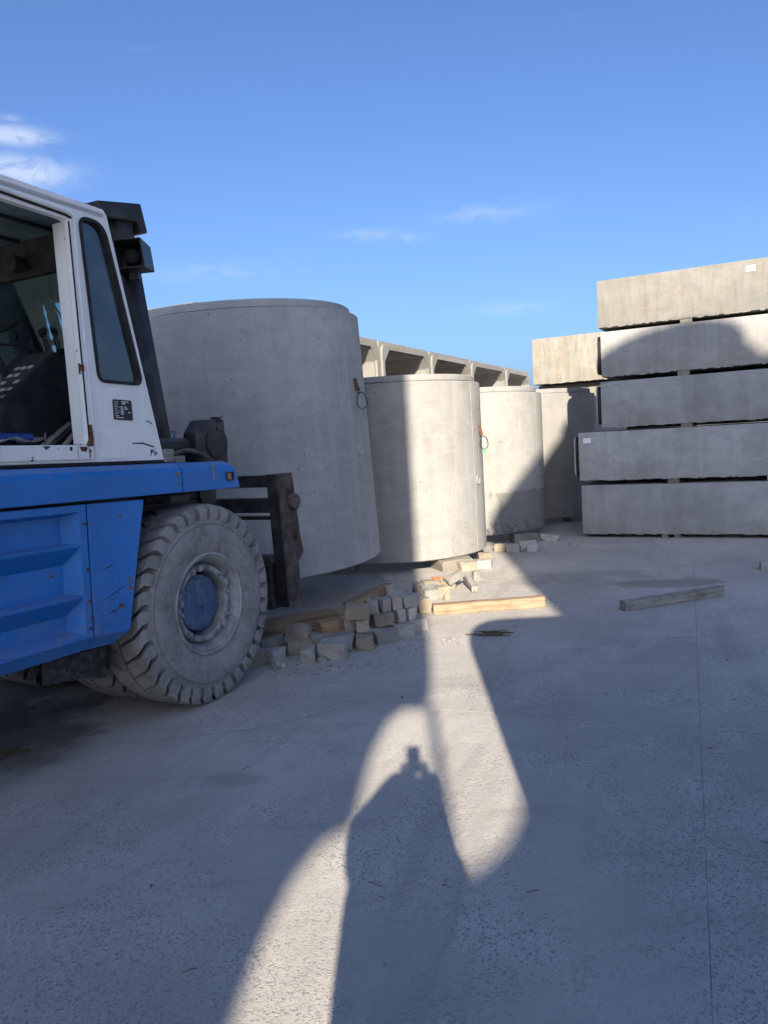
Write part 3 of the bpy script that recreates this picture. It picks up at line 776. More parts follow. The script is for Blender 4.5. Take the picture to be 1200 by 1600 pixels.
for k, (x, y, z, w, d, tr, ci, lab) in enumerate(pile):
    hgt = 0.115 if w > 0.08 else 0.07
    if k == 4: hgt = 0.135
    if 25 <= k <= 26: hgt = 0.15
    o = rough_block('paver', (w * 0.97, d, hgt), M['paver'][ci], 100 + k, 0.016 if k == 4 else 0.010, (x, y, z + 0.001), (0, 0, radians(tr + rnd.uniform(-9, 9))))
    tag(o, lab, 'paver', 'loose concrete pavers')
# a pale block tilted on the heap, a flat slab piece, splinters of red brick
o = rough_block('paver', (0.21, 0.11, 0.085), M['paver'][3], 301, 0.005, (0.76, 8.58, 0.10), (0, radians(-24), radians(24)))
tag(o, 'pale clean block tilted on top of the loose heap', 'paver', 'loose concrete pavers')
o = rough_block('broken_slab', (0.27, 0.17, 0.09), M['paver'][0], 302, 0.03, (2.57, 11.95, 0.0), (radians(4), radians(7), radians(-14)))
tag(o, 'broken slab piece lying right of the support under the damp pipe', 'rubble')
o = rough_block('stone_lump', (0.12, 0.08, 0.045), M['paver'][0], 303, 0.02, (-0.01, 9.40, 0.0), (0, 0, 0.3))
tag(o, 'small dark stone on the shaded ground before the half sunlit pipe', 'rubble')
o = rough_block('stone_lump', (0.10, 0.06, 0.035), M['paver'][0], 304, 0.015, (2.74, 11.30, 0.0), (0, 0, 0.1))
tag(o, 'small dark lump of concrete before the farthest pipe', 'rubble')
o = rough_block('corner_block', (0.16, 0.14, 0.105), M['paver'][0], 305, 0.01, (4.33, 8.62, 0.0), (0, 0, radians(-20)))
tag(o, 'grey concrete block at the right edge of the yard', 'block')
for (x, y, s_, lab) in ((-0.90, 5.88, 0.085, 'small broken stone in front of the paver pile by the tyre'), (-0.565, 5.97, 0.06, 'pale pebble between the pale upright paver and the big rough one')):
    o = rough_block('stone_lump', (s_, s_ * 0.8, s_ * 0.75), M['paver'][3], int(s_ * 1000), 0.02, (x, y, 0), (0.1, 0.2, 0.7))
    tag(o, lab, 'rubble')
for k, (x, y, z, rz, ry, l, lab) in enumerate(((0.60, 8.86, 0.07, 0.5, 0.1, 0.20, 'red brick splinter on the loose heap, left one'), (0.78, 8.83, 0.09, -0.3, 0.1, 0.14, 'red brick splinter on the loose heap, right one'))):
    o = rough_block('brick_splinter', (l, 0.05, 0.03), simple('brick_red_%d' % k, (0.36, 0.13, 0.06), 0.9, 0.3, 12), 320 + k, 0.008, (x, y, z), (0, ry, rz))
    tag(o, lab, 'brick')


def beam(name, a, b, w, h, mat, label, seed, roll=0.0, group='loose timbers'):
    a = Vector(a); b = Vector(b); d = b - a; L = d.length
    r = random.Random(seed); n = 7
    mb = MB(); ring = []
    for k in range(n + 1):
        x = L * k / n; jy = r.uniform(-0.003, 0.003); jz = r.uniform(-0.003, 0.003)
        ring += [(x, -w / 2 + jy, -h / 2 + jz), (x, w / 2 + jy, -h / 2 + jz), (x, w / 2 + jy, h / 2 + jz), (x, -w / 2 + jy, h / 2 + jz)]
    fs = [(k * 4 + q, k * 4 + (q + 1) % 4, k * 4 + 4 + (q + 1) % 4, k * 4 + 4 + q) for k in range(n) for q in range(4)] + [(3, 2, 1, 0), (n * 4, n * 4 + 1, n * 4 + 2, n * 4 + 3)]
    mb.add(ring, fs)
    o = mb.build(name, mat, None, None, 0.005, 2)
    q = d.to_track_quat('X', 'Z')
    o.rotation_mode = 'QUATERNION'; o.rotation_quaternion = q @ Quaternion((1, 0, 0), roll); o.location = a
    return tag(o, label, 'timber', group)


beam('timber', (0.42, 7.40, 0.052), (1.53, 7.49, 0.052), 0.11, 0.10, M['wood_fresh'], 'pale fresh sawn timber lying in the patch of sun', 1)
beam('timber', (2.19, 7.10, 0.047), (3.30, 7.50, 0.047), 0.09, 0.088, M['wood_grey'], 'weathered grey timber lying across the ground joint', 2)
beam('timber', (-0.62, 6.50, 0.155), (-0.30, 6.66, 0.170), 0.13, 0.105, M['wood_brown'], 'short brown beam end sticking out of the paver pile', 3)
beam('timber', (-1.42, 6.80, 0.075), (-0.35, 7.30, 0.085), 0.22, 0.13, M['wood_brown'], 'wide brown plank behind the paver pile by the tyre', 4)
beam('timber', (-0.42, 7.75, 0.05), (0.0, 8.70, 0.05), 0.14, 0.09, M['wood_brown'], 'brown board lying in shade behind the paver pile', 5)
beam('timber', (0.95, 8.32, 0.035), (0.90, 8.72, 0.11), 0.075, 0.065, M['wood_grey'], 'dark stake leaning on the loose heap', 6)
beam('timber', (0.22, 7.25, 0.012), (0.52, 7.50, 0.012), 0.03, 0.02, M['wood_grey'], 'thin dark lath on the ground left of the pale timber', 7)


# ------------------------------------------------------------------ box culvert units
SA = radians(117)
fd = Vector((sin(SA), cos(SA), 0)); fn = Vector((fd.y, -fd.x, 0))        # along the face / out of the face
SROT = atan2(fd.y, fd.x)


def culvert_unit(name, loc, length, h, depth, mat, spigot=True, rotz=SROT, wall=0.15, seed=1):
    """long box unit lying on its side: local x along it, y into the stack, z up; hollow end to end"""
    root = empty(name, loc, (0, 0, rotz))
    r = random.Random(seed)
    MX = Matrix(((0, 0, 1, length / 2), (1, 0, 0, 0), (0, 1, 0, 0), (0, 0, 0, 1)))      # 2-D (y,z) extruded along x
    out_ = [(0, 0), (depth, 0), (depth, h), (0, h)]
    # slightly chipped arrises
    pts = []
    for i in range(4):
        a = Vector(out_[i]); b = Vector(out_[(i + 1) % 4])
        pts.append(tuple(a))
    hole = round_poly([(wall, wall), (depth - wall, wall), (depth - wall, h - wall), (wall, h - wall)], 0.1)
    plate('body', round_poly(pts, 0.012, 2), [hole], length, mat, MX, root, smooth=30)
    if spigot:
        MS = Matrix(((0, 0, 1, -0.0275), (1, 0, 0, 0), (0, 1, 0, 0), (0, 0, 0, 1)))
        o1 = round_poly([(0.014, 0.055), (depth - 0.014, 0.055), (depth - 0.014, h - 0.055), (0.014, h - 0.055)], 0.13, 8)
        plate('gasket', o1, [hole], 0.055, M['gasket'], MS, root, smooth=30)
        MS2 = Matrix(((0, 0, 1, -0.066), (1, 0, 0, 0), (0, 1, 0, 0), (0, 0, 0, 1)))
        o2 = round_poly([(0.012, 0.05), (depth - 0.012, 0.05), (depth - 0.012, h - 0.05), (0.012, h - 0.05)], 0.13, 8)
        plate('spigot', o2, [hole], 0.02, mat, MS2, root, smooth=30)
    # ragged mortar fins along the lower front edge
    fin = MB(); x = 0.1
    while x < length - 0.1:
        w = r.uniform(0.01, 0.07)
        if r.random() < 0.5:
            d = r.uniform(0.003, 0.012)
            fin.bx(x, x + w, 0.002, 0.018, -d, 0.004)
        x += w
    if fin.v: tag(fin.build('cast_fin', mat, root), kind='stuff')
    return root


def face_label(parent, x, z, w, h, tilt=0.0, lines=4, seed=0):
    r = random.Random(seed)
    o = MB().bx(-w / 2, w / 2, -0.0025, 0.0, -h / 2, h / 2).build('paper_label', M['sticker'], parent, loc=(x, -0.0015, z), rot=(0, tilt, 0))
    if lines:
        t = MB()
        for k in range(lines):
            zz = h * 0.36 - k * h * 0.72 / max(1, lines - 1); xx = -w * 0.42
            while xx < w * 0.36:
                ww = r.uniform(0.006, 0.02); t.bx(xx, min(xx + ww, w * 0.42), -0.0036, -0.0020, zz - 0.003, zz + 0.003); xx += ww + 0.006
        tag(t.build('label_text', M['print'], o), kind='stuff')
    return o


A0 = Vector((3.118, 12.026, 0))
stack = [  # along, bottom, height, material, label
    (0.00, 0.06, 0.76, 'culvert', 'bottom box culvert unit of the stack, standing on low blocks', None),
    (-0.02, 0.90, 0.745, 'culvert', 'second lowest box culvert unit, its left end sticking out farthest', (0.13, 0.62)),
    (0.345, 1.705, 0.695, 'culvert', 'middle box culvert unit of the stack, wholly in shade', None),
    (0.365, 2.475, 0.675, 'culvert_sunlit', 'second from top box culvert unit with curved shadow edge', (0.14, 0.57)),
    (0.335, 3.215, 0.70, 'culvert_top', 'top box culvert unit of the stack, sunlit', (2.10, 0.58)),
]
for k, (s, z, h, mt, lab, lb) in enumerate(stack):
    u = culvert_unit('box_culvert', A0 + fd * s + Vector((0, 0, z)), 3.3, h, 2.1, M[mt], k in (1, 2, 3), seed=40 + k)
    tag(u, lab, 'box culvert', 'stacked box culvert units')
    if lb: face_label(u, lb[0], lb[1], 0.115, 0.075, 0.0, 4 if k == 1 else 0, k)
spacers = []
tops = [(0.0, 0.06), (0.82, 0.90), (1.645, 1.705), (2.40, 2.475), (3.15, 3.215)]
names = ['under the bottom culvert unit', 'between the two lowest culvert units', 'on the second lowest culvert unit', 'on the middle culvert unit', 'under the sunlit top culvert unit']
for k, (z0, z1) in enumerate(tops):
    ss = [(1.29, 'near the middle'), (2.62, 'at the right')] if k else [(1.22, 'left of its twin'), (1.40, 'right of its twin'), (2.66, 'at the right')]
    for s, wh in ss:
        s += (0.0, 0.07, 0.27, 0.24, 0.29)[k]
        w = (0.09 if k == 0 else 0.16)
        q = A0 + fd * s - fn * 0.10
        o = rough_block('spacer_block', (w, 0.16, z1 - z0 - 0.002), M['block'], 60 + k * 3 + int(s), 0.003, q + Vector((0, 0, z0 + 0.001)), (0, 0, SROT))
        tag(o, 'small spacer block %s, %s' % (names[k], wh), 'block', 'spacer blocks in the culvert stack')
    q = A0 + fd * 1.95 - fn * 1.7  # rear beam added to close each gap against light from behind
    o = beam('gap_blocker', q - fd * 1.5 + Vector((0, 0, (z0 + z1) / 2)), q + fd * 1.5 + Vector((0, 0, (z0 + z1) / 2)), 0.2, z1 - z0 - 0.012, M['wood_grey'], 'added rear light-blocking beam ' + names[k], 90 + k, group='light-blocking beams in the culvert stack')

# second stack behind
B0 = Vector((3.54, 17.5, 0))
for k, (s, z, h, back, mt, lab) in enumerate(((0.0, 2.735, 1.01, 0.0, 'culvert_old', 'sunlit stained box culvert unit topping the stack behind'),
                                              (0.04, 1.86, 0.85, 0.28, 'culvert_old', 'middle box culvert unit of the stack behind'),
                                              (0.10, 0.96, 0.87, 0.2, 'culvert', 'lower box culvert unit of the stack behind'),
                                              (0.0, 0.05, 0.88, 0.2, 'culvert', 'bottom box culvert unit of the stack behind'))):
    u = culvert_unit('box_culvert', B0 + fd * s - fn * back + Vector((0, 0, z)), 3.2, h, 2.1, M[mt], False, seed=80 + k)
    tag(u, lab, 'box culvert', 'box culverts in the stack behind')

# ------------------------------------------------------------------ row of wide frames with haunched openings
RA = radians(25)
rd = Vector((sin(RA), cos(RA), 0)); rn = Vector((cos(RA), -sin(RA), 0))
Q0 = Vector((-0.258, 16.0, 0))


def frame_unit(loc, w, h, depth, mat):
    """local x along the row, y inwards (away from the yard), z up"""
    root = empty('culvert_frame', loc, (0, 0, atan2(rd.y, rd.x)))
    t = 0.20
    outer = round_poly([(0, 0), (w, 0), (w, h), (0, h)], 0.10, 4)
    def hole_poly(t, c):
        return [(t, t + c), (t + c, t), (w - t - c, t), (w - t, t + c), (w - t, h - t - c), (w - t - c, h - t), (t + c, h - t), (t, h - t - c)]
    MY = Matrix(((1, 0, 0, 0), (0, 0, -1, depth / 2), (0, 1, 0, 0), (0, 0, 0, 1)))
    plate('body', outer, [round_poly(hole_poly(t, 0.26), 0.05, 3)], depth, mat, MY, root, smooth=25)
    MR = Matrix(((1, 0, 0, 0), (0, 0, -1, -0.02), (0, 1, 0, 0), (0, 0, 0, 1)))
    ring_o = round_poly([(0.07, 0.07), (w - 0.07, 0.07), (w - 0.07, h - 0.07), (0.07, h - 0.07)], 0.20, 6)
    plate('joint_rim', ring_o, [round_poly(hole_poly(t - 0.03, 0.27), 0.08, 4)], 0.07, mat, MR, root, smooth=25)
    return root


bounds = [-5.40, -2.28, 0.83, 3.82, 7.03, 10.66, 13.90]
ords = ['nearest', 'second nearest', 'third nearest', 'fourth nearest', 'fifth nearest', 'farthest']
for k in range(len(bounds) - 1):
    w = bounds[k + 1] - bounds[k] - 0.05
    for lv, (z, h, nm) in enumerate(((1.93, 1.905, 'upper'), (0.0, 1.90, 'lower'))):
        p = Q0 + rd * bounds[k] + Vector((0, 0, z))
        u = frame_unit(p, w, h, 2.2, M['culvert_row'])
        tag(u, '%s concrete frame in the %s tier of the row behind the pipes' % (ords[k], nm), 'concrete frame', 'row of concrete frames behind the pipes')

# ------------------------------------------------------------------ the blue forklift
# local axes: x forwards, y inwards (away from the camera side), z up; origin on the ground under the near front wheel's outer face
FL = empty('forklift', (-1.232, 5.2, 0.0), (0, radians(1.6), radians(63)))
tag(FL, 'dusty blue heavy forklift with white cab at the left', 'forklift')
MY_ = M

# --- side beam over the wheel
prof = [(0.0, 1.468), (0.0, 1.60), (0.012, 1.632), (0.045, 1.662), (0.42, 1.668), (0.42, 1.60), (0.06, 1.478), (0.03, 1.468)]
prof = [(y - 0.02, z) for y, z in prof]
MB().prism(prof, -4.3, -0.195, 'x').build('fender_beam', M['blue'], FL, bevel=0.006)
nose = MB()
n = len(prof); ring = []
for x_of in (lambda z: -0.188, lambda z: 0.26, lambda z: 0.41 - 0.02 * (z - 1.468) / 0.2 - 0.085 * max(0, (z - 1.56) / 0.1) ** 1.4):
    ring += [(x_of(z), y, z) for y, z in prof]
fs = [(k * n + i, k * n + (i + 1) % n, (k + 1) * n + (i + 1) % n, (k + 1) * n + i) for k in range(2) for i in range(n)] + [tuple(range(n - 1, -1, -1)), tuple(range(2 * n, 3 * n))]
nose.add(ring, fs)
fn_o = nose.build('fender_nose', M['blue'], FL, bevel=0.006)
for z in (1.575, 1.53, 1.595):
    MB().lathe([(0, -0.012), (0.010, -0.010), (0.012, 0.004)], 8, 'y', (-0.225 - (0.012 if z > 1.58 else 0), -0.02, z)).build('bolt', M['steel'], fn_o, smooth=40)
# indicator lamp in its recessed bezel
bz = plate('indicator_bezel', rrect(0.258, 0.335, 1.520, 1.585, 0.012), [rrect(0.266, 0.327, 1.528, 1.577, 0.008)], 0.02, M['black'], SIDE(-0.024), FL)
MB().bx(0.266, 0.31, -0.026, 0.0, 1.528, 1.577).build('amber_lens', M['amber'], bz, bevel=0.008)
MB().bx(0.262, 0.331, -0.019, -0.005, 1.524, 1.581).build('lamp_back', M['gasket'], bz)
# yellow crayon mark hanging down the nose
MB().tube([(0.115, -0.0215, 1.655), (0.12, -0.0225, 1.62), (0.116, -0.0225, 1.59), (0.122, -0.0225, 1.56), (0.117, -0.0225, 1.535)], 0.0045, 5).build('paint_mark', simple('yellow_paint', (0.33, 0.29, 0.08), 0.8, 0.2, 30), fn_o)

# --- front wheel-side panel
wp = [(-0.972, 1.450), (-0.530, 1.446), (-0.735, 0.672), (-1.008, 0.690)]
q = MB()
ins = [(-0.972, 1.450), (-0.530, 1.446), (-0.735, 0.672), (-0.83, 0.605), (-1.055, 0.615), (-1.008, 0.690)]
yo = [0.0, 0.0, 0.0, 0.055, 0.055, 0.0]
vs = [(x, y, z) for (x, z), y in zip(ins, yo)] + [(x, y + 0.045 if i not in (3, 4) else y + 0.02, z) for i, ((x, z), y) in enumerate(zip(ins, yo))]
q.add(vs, [(0, 5, 2, 1), (5, 4, 3, 2), (6, 7, 8, 11), (11, 8, 9, 10)] + [(i, (i + 1) % 6, (i + 1) % 6 + 6, i + 6) for i in range(6)])
wpo = q.build('wheel_panel', M['blue'], FL, bevel=0.006)
# scrapes
for (a, b, w) in (((-0.93, 1.06), (-0.80, 1.085), 0.004), ((-0.93, 0.885), (-0.705, 0.955), 0.0035), ((-0.90, 0.80), (-0.795, 0.822), 0.006), ((-0.875, 0.875), (-0.83, 0.885), 0.003), ((-0.775, 0.815), (-0.745, 0.82), 0.002)):
    MB().prism([(a[0], a[1] - w * 0.3), ((a[0] + b[0]) / 2, (a[1] + b[1]) / 2 - w), b, ((a[0] + b[0]) / 2, (a[1] + b[1]) / 2 + w * 0.6)], -0.0012, 0.0005, 'y').build('scrape', M['plate'], wpo)
MB().lathe([(0, -0.012), (0.012, -0.010), (0.014, 0.004)], 6, 'y', (-0.79, 0, 0.832)).build('bolt', M['rust'], wpo, smooth=40)

# --- engine panel with recessed fields and two ribs
ep = plate('engine_panel', [(-3.3, 0.685), (-1.016, 0.690), (-0.982, 1.450), (-3.3, 1.455)], [round_poly([(-3.2, 0.715), (-1.065, 0.715), (-1.035, 1.408), (-3.2, 1.408)], 0.012, 2)], 0.02, M['blue'], SIDE(0.010), FL, bevel=0.004)
def loft4(o, i, y0, y1):
    mb = MB(); mb.add([(x, y0, z) for x, z in o] + [(x, y1, z) for x, z in i], [(k, (k + 1) % 4, (k + 1) % 4 + 4, k + 4) for k in range(4)] + [(4, 5, 6, 7)])
    return mb
loft4([(-3.2, 0.715), (-1.065, 0.715), (-1.035, 1.408), (-3.2, 1.408)], [(-3.15, 0.745), (-1.125, 0.745), (-1.095, 1.385), (-3.15, 1.385)], 0.004, 0.085).build('recessed_sheet', M['blue'], ep)
for zt, xr in ((1.232, -1.045), (0.945, -1.058)):
    rb = MB(); xe = -3.17
    rb.add([(xe, 0.083, zt), (xr - 0.055, 0.083, zt + 0.006), (xr - 0.01, -0.002, zt - 0.004), (xe, -0.002, zt - 0.010), (xe, 0.0, zt - 0.024), (xr - 0.01, 0.0, zt - 0.018), (xr - 0.055, 0.083, zt - 0.115), (xe, 0.083, zt - 0.118)],
           [(0, 1, 2, 3), (3, 2, 5, 4), (4, 5, 6, 7), (1, 6, 5, 2)])
    rb.build('panel_rib', M['blue'], ep, bevel=0.003)
MB().add([(-3.3, 0.0, 0.685), (-1.016, 0.0, 0.69), (-1.062, 0.06, 0.615), (-3.3, 0.06, 0.61), (-3.3, 0.10, 0.61), (-1.062, 0.10, 0.615)], [(0, 1, 2, 3), (3, 2, 5, 4)]).build('lower_flange', M['blue'], ep)
for x, z in ((-1.005, 1.34), (-1.01, 1.08), (-1.018, 0.90), (-1.012, 0.80), (-1.03, 0.745)):
    MB().lathe([(0, -0.010), (0.008, -0.008), (0.010, 0.003)], 8, 'y', (x, 0, z)).build('bolt', M['rust'], ep, smooth=40)

# --- chassis, axle and counterweight
MB().bx(-4.3, 0.55, 0.42, 1.78, 0.62, 1.64).build('chassis', M['black'], FL, bevel=0.02)
MB().bx(-4.3, -0.75, 0.11, 0.42, 0.70, 1.46).build('inner_sheet', M['black'], FL)
MB().bx(-0.06, 0.06, 0.2, 2.0, 0.58, 0.80).build('axle', M['black'], FL, bevel=0.03)
cw = MB(); cw.prism(round_poly([(-5.3, 0.55), (-3.32, 0.55), (-3.32, 1.66), (-5.1, 1.66), (-5.3, 1.4)], 0.1), 0.02, 2.1, 'y')
cw.build('counterweight', M['blue'], FL, bevel=0.02)
mf = MB(); mf.add([(-1.28, 0.12, 0.60), (-0.76, 0.20, 0.56), (-0.765, 0.20, 0.365), (-0.95, 0.18, 0.42), (-1.28, 0.13, 0.47), (-1.28, 0.14, 0.60), (-0.76, 0.22, 0.56), (-0.765, 0.22, 0.365), (-0.95, 0.20, 0.42), (-1.28, 0.15, 0.47), (-0.765, 0.75, 0.345), (-0.76, 0.75, 0.56)],
                  [(0, 1, 2, 3, 4), (5, 9, 8, 7, 6), (0, 5, 6, 1), (2, 7, 8, 3), (3, 8, 9, 4), (1, 2, 10, 11)])
mf.build('mud_flap', M['hose'], FL)


# --- wheels
def tyre_mesh(R, W, seed, n_lug=34):
    """tyre standing in the xz plane, outer face at y=0, width W inwards"""
    mb = MB()
    half = [(0.345, 0.040), (0.352, 0.018), (0.385, 0.006), (0.45, -0.010), (0.51, -0.012), (0.538, -0.006), (0.546, 0.004), (0.556, 0.002), (0.582, 0.012), (0.600, 0.040), (0.612, 0.075), (0.632, 0.12), (0.655, W / 2)]
    prof_ = half + [(r, W - t) for r, t in reversed(half[:-1])]
    mb.lathe(prof_, 96, 'y')
    # chunky shoulder lugs, the two sides half a pitch apart
    path = [(0.578, 0.004), (0.615, 0.000), (0.655, 0.004), (0.680, 0.016), (0.689, 0.050), (0.6905, 0.115), (0.6915, 0.178)]
    inner = [(0.565, 0.03), (0.575, 0.05), (0.588, 0.07), (0.600, 0.09), (0.612, 0.11), (0.630, 0.13), (0.648, 0.178)]
    r = random.Random(seed); pitch = 2 * pi / n_lug
    for side in (0, 1):
        for k in range(n_lug):
            a0 = pitch * (k + 0.5 * side) + r.uniform(-0.004, 0.004)
            vs = []
            for i, ((ro, to), (ri, ti)) in enumerate(zip(path, inner)):
                f = i / (len(path) - 1)
                wd = pitch * (0.30 + 0.12 * f)
                sk = pitch * 0.95 * max(0.0, f - 0.35) / 0.65
                wi = wd * 1.18
                for (rr_, tt, ww) in ((ro - 0.0, to, wd), (ri, ti, wi)):
                    for sg in (-1, 1):
                        a = a0 + sk + sg * ww
                        t = tt if side == 0 else W - tt
                        vs.append((rr_ * cos(a), t, rr_ * sin(a)))
            m_ = len(path); fs = []
            for i in range(m_ - 1):
                b = i * 4; c = b + 4
                fs += [(b, b + 1, c + 1, c), (b, c, c + 2, b + 2), (b + 1, b + 3, c + 3, c + 1)]
            fs += [(0, 2, 3, 1), ((m_ - 1) * 4, (m_ - 1) * 4 + 1, (m_ - 1) * 4 + 3, (m_ - 1) * 4 + 2)]
            mb.add(vs, fs)
    return mb


def make_wheel(name, loc, dish=True, seed=1, W=0.375, rot=0.0):
    w = empty(name, loc, (0, rot, 0), FL)
    ty = tyre_mesh(0.69, W, seed).build('tyre', M['tyre'], w, smooth=32)
    if not dish: return w
    # rim: flange, tapered bead seat, disc ring with clamps, recessed hub
    MB().lathe([(0.360, 0.030), (0.352, 0.006), (0.340, 0.002), (0.331, 0.012), (0.329, 0.020), (0.322, 0.016), (0.316, 0.024), (0.308, 0.05), (0.285, 0.085), (0.272, 0.13), (0.270, 0.20), (0.272, 0.30)], 72, 'y').build('rim', M['rim'], w, smooth=40)
    MB().lathe([(0.276, 0.16), (0.273, 0.085), (0.267, 0.066), (0.258, 0.060), (0.240, 0.062), (0.231, 0.072), (0.229, 0.20)], 60, 'y').build('clamp_ring', M['rim'], w, smooth=40)
    for k in range(10):
        a = 2 * pi * k / 10 + 0.2
        c = Vector((0.251 * cos(a), 0.056, 0.251 * sin(a)))
        g = MB(); g.lathe([(0, -0.022), (0.010, -0.022), (0.012, -0.016), (0.0125, 0.0), (0.020, 0.0), (0.020, 0.012)], 6, 'y', c)
        g.build('wheel_nut', M['rim'], w, smooth=30)
    for k in range(5):
        a = 2 * pi * k / 5 + 0.52
        R3 = Matrix.Rotation(-a, 3, 'Y')
        MB().box((0.250 * cos(a), 0.052, 0.250 * sin(a)), (0.040, 0.030, 0.046), R3).build('rim_clamp', M['rim'], w, bevel=0.008)
    hub = MB().lathe([(0.196, 0.22), (0.196, 0.118), (0.188, 0.106), (0.155, 0.102), (0.10, 0.094), (0.04, 0.092), (0.0, 0.092)], 48, 'y').build('hub_cap', M['hub'], w, smooth=35)
    for k in range(8):
        a = 2 * pi * k / 8 + 0.15
        MB().lathe([(0, -0.010), (0.008, -0.010), (0.010, 0.004)], 6, 'y', (0.172 * cos(a), 0.104, 0.172 * sin(a))).build('hub_bolt', M['hub'], hub, smooth=30)
    MB().lathe([(0.014, 0.0), (0.010, -0.008), (0.0, -0.006)], 8, 'y', (0.01, 0.093, -0.03)).build('drain_plug', M['rust'], hub, smooth=40)
    return w


ZC = 0.687
make_wheel('front_wheel', (0.0, 0.0, ZC), True, 3, rot=0.05)
make_wheel('front_wheel', (0.0, 0.435, ZC), False, 4, rot=0.3)
make_wheel('front_wheel', (0.0, 1.40, ZC), False, 5, rot=0.7)
make_wheel('front_wheel', (0.0, 1.83, ZC), False, 6, rot=0.1)
for y in (0.12, 1.70):
    make_wheel('steer_wheel', (-3.9, y, ZC - 0.105), False, 7)

# --- cab: near side sheet with the door opening and the quarter window
W1 = 1.42                    # inner side of the cab
door = round_poly([(-2.02, 1.785), (-0.885, 1.785), (-0.885, 3.040), (-2.02, 3.052)], [0.01, 0.012, 0.03, 0.03], 3)
qwin = round_poly([(-0.765, 2.155), (-0.418, 2.155), (-0.622, 3.078), (-0.800, 3.078)], [0.055, 0.05, 0.15, 0.06], 6)
cab_poly = [(-2.3, 1.685), (-0.278, 1.685), (-0.585, 3.135), (-0.61, 3.164), (-2.3, 3.172)]
plate('cab_side', cab_poly, [door, qwin], 0.045, M['white'], SIDE(0.0625), FL, bevel=0.004)
cabf = plate('cab_far_side', [(-2.3, 1.685), (-0.278, 1.685), (-0.585, 3.135), (-0.61, 3.164), (-2.3, 3.172)], [round_poly([(-1.95, 2.05), (-0.95, 2.05), (-0.95, 3.03), (-1.95, 3.03)], 0.05), qwin], 0.045, M['interior'], SIDE(W1), FL)
gk = plate('quarter_window', offset_poly(qwin, 0.008), [offset_poly(qwin, -0.010)], 0.062, M['rubber'], SIDE(0.0625), FL, smooth=40)
plate('pane', offset_poly(qwin, -0.005), [], 0.006, M['glass_side'], SIDE(0.0625), gk)
wf = plate('far_window', offset_poly(qwin, 0.010), [offset_poly(qwin, -0.022)], 0.062, M['rubber'], SIDE(W1), FL)
plate('pane', offset_poly(qwin, -0.015), [], 0.006, M['glass_front'], SIDE(W1), wf)
# door jamb, sill, gutter
MB().prism([(-0.885, 1.79), (-0.852, 1.79), (-0.852, 3.035), (-0.885, 3.035)], 0.085, 0.16, 'y').build('door_jamb', M['white'], FL, bevel=0.004)
MB().bx(-0.880, -0.872, 0.035, 0.0395, 1.80, 3.03).build('door_seal', M['rubber'], FL)
MB().bx(-0.846, -0.832, 0.032, 0.0398, 1.70, 3.06).build('post_edge', M['white'], FL, bevel=0.003)
sill = MB().bx(-2.3, -0.868, 0.022, 0.13, 1.700, 1.780).build('door_sill', M['sill'], FL, bevel=0.006)
MB().prism([(-0.905, 1.775), (-0.868, 1.778), (-0.862, 1.82), (-0.868, 1.90), (-0.878, 1.82), (-0.90, 1.79)], 0.018, 0.038, 'y').build('rust_patch', M['rust'], sill)
for (x, z, w, h) in ((-1.025, 1.762, 0.022, 0.026), (-0.935, 1.760, 0.06, 0.03), (-0.895, 1.735, 0.012, 0.06)):
    MB().prism(round_poly([(x - w / 2, z + h / 2), (x - w * 0.35, z - h / 3), (x + w * 0.2, z - h / 2), (x + w / 2, z + h * 0.4)], 0.004, 2), 0.0205, 0.03, 'y').build('rust_patch', M['rust'], sill)
MB().bx(-2.3, -0.27, 0.05, 0.12, 1.668, 1.687).build('cab_mount_gap', M['gasket'], FL)
MB().tube([(-2.3, 0.035, 3.079), (-1.3, 0.035, 3.074), (-0.90, 0.035, 3.062), (-0.86, 0.037, 3.056)], 0.008, 6).build('door_gutter', M['rubber'], FL)
MB().tube([(-2.3, 0.030, 3.092), (-1.3, 0.030, 3.087), (-0.90, 0.030, 3.075), (-0.85, 0.032, 3.066)], 0.010, 6).build('gutter_lip', M['white'], FL, smooth=60)
# rusty latch on the door post
lt = MB(); lt.bx(-0.902, -0.868, 0.030, 0.040, 2.205, 2.24); lt.bx(-0.908, -0.898, 0.030, 0.038, 2.185, 2.245)
lt.build('door_latch', M['rust'], FL, bevel=0.003)
# access hatch and worn decal below the quarter window
MB().prism(round_poly([(-0.79, 1.705), (-0.575, 1.705), (-0.575, 1.872), (-0.785, 1.872)], 0.012, 3), 0.0335, 0.0415, 'y').build('hatch_cover', M['white'], FL, bevel=0.003)
dp = MB().prism(round_poly([(-0.675, 1.935), (-0.525, 1.93), (-0.525, 2.052), (-0.672, 2.055)], 0.008, 2), 0.0355, 0.0415, 'y').build('data_plate', M['plate'], FL)
tx = MB(); r_ = random.Random(9)
for k in range(9):
    z = 2.042 - k * 0.0105
    tx.bx(-0.665, -0.665 + r_.uniform(0.02, 0.045), 0.0345, 0.0356, z - 0.002, z + 0.0015)
for (x, k, w) in ((-0.608, 0, 0.036), (-0.565, 0, 0.014), (-0.606, 1, 0.03), (-0.618, 3, 0.022), (-0.618, 4, 0.022), (-0.618, 5, 0.022), (-0.585, 3, 0.016), (-0.585, 4, 0.022), (-0.618, 6, 0.022), (-0.618, 7, 0.022), (-0.56, 6, 0.018)):
    z = 2.042 - k * 0.0105
    tx.bx(x, x + w, 0.034, 0.0356, z - 0.0045, z + 0.0035)
tx.box((-0.655, 0.035, 1.947), (0.010, 0.002, 0.010)); tx.bx(-0.645, -0.60, 0.0345, 0.0356, 1.944, 1.950)
tag(tx.build('plate_text', M['print'], dp), kind='stuff')
dc = MB()
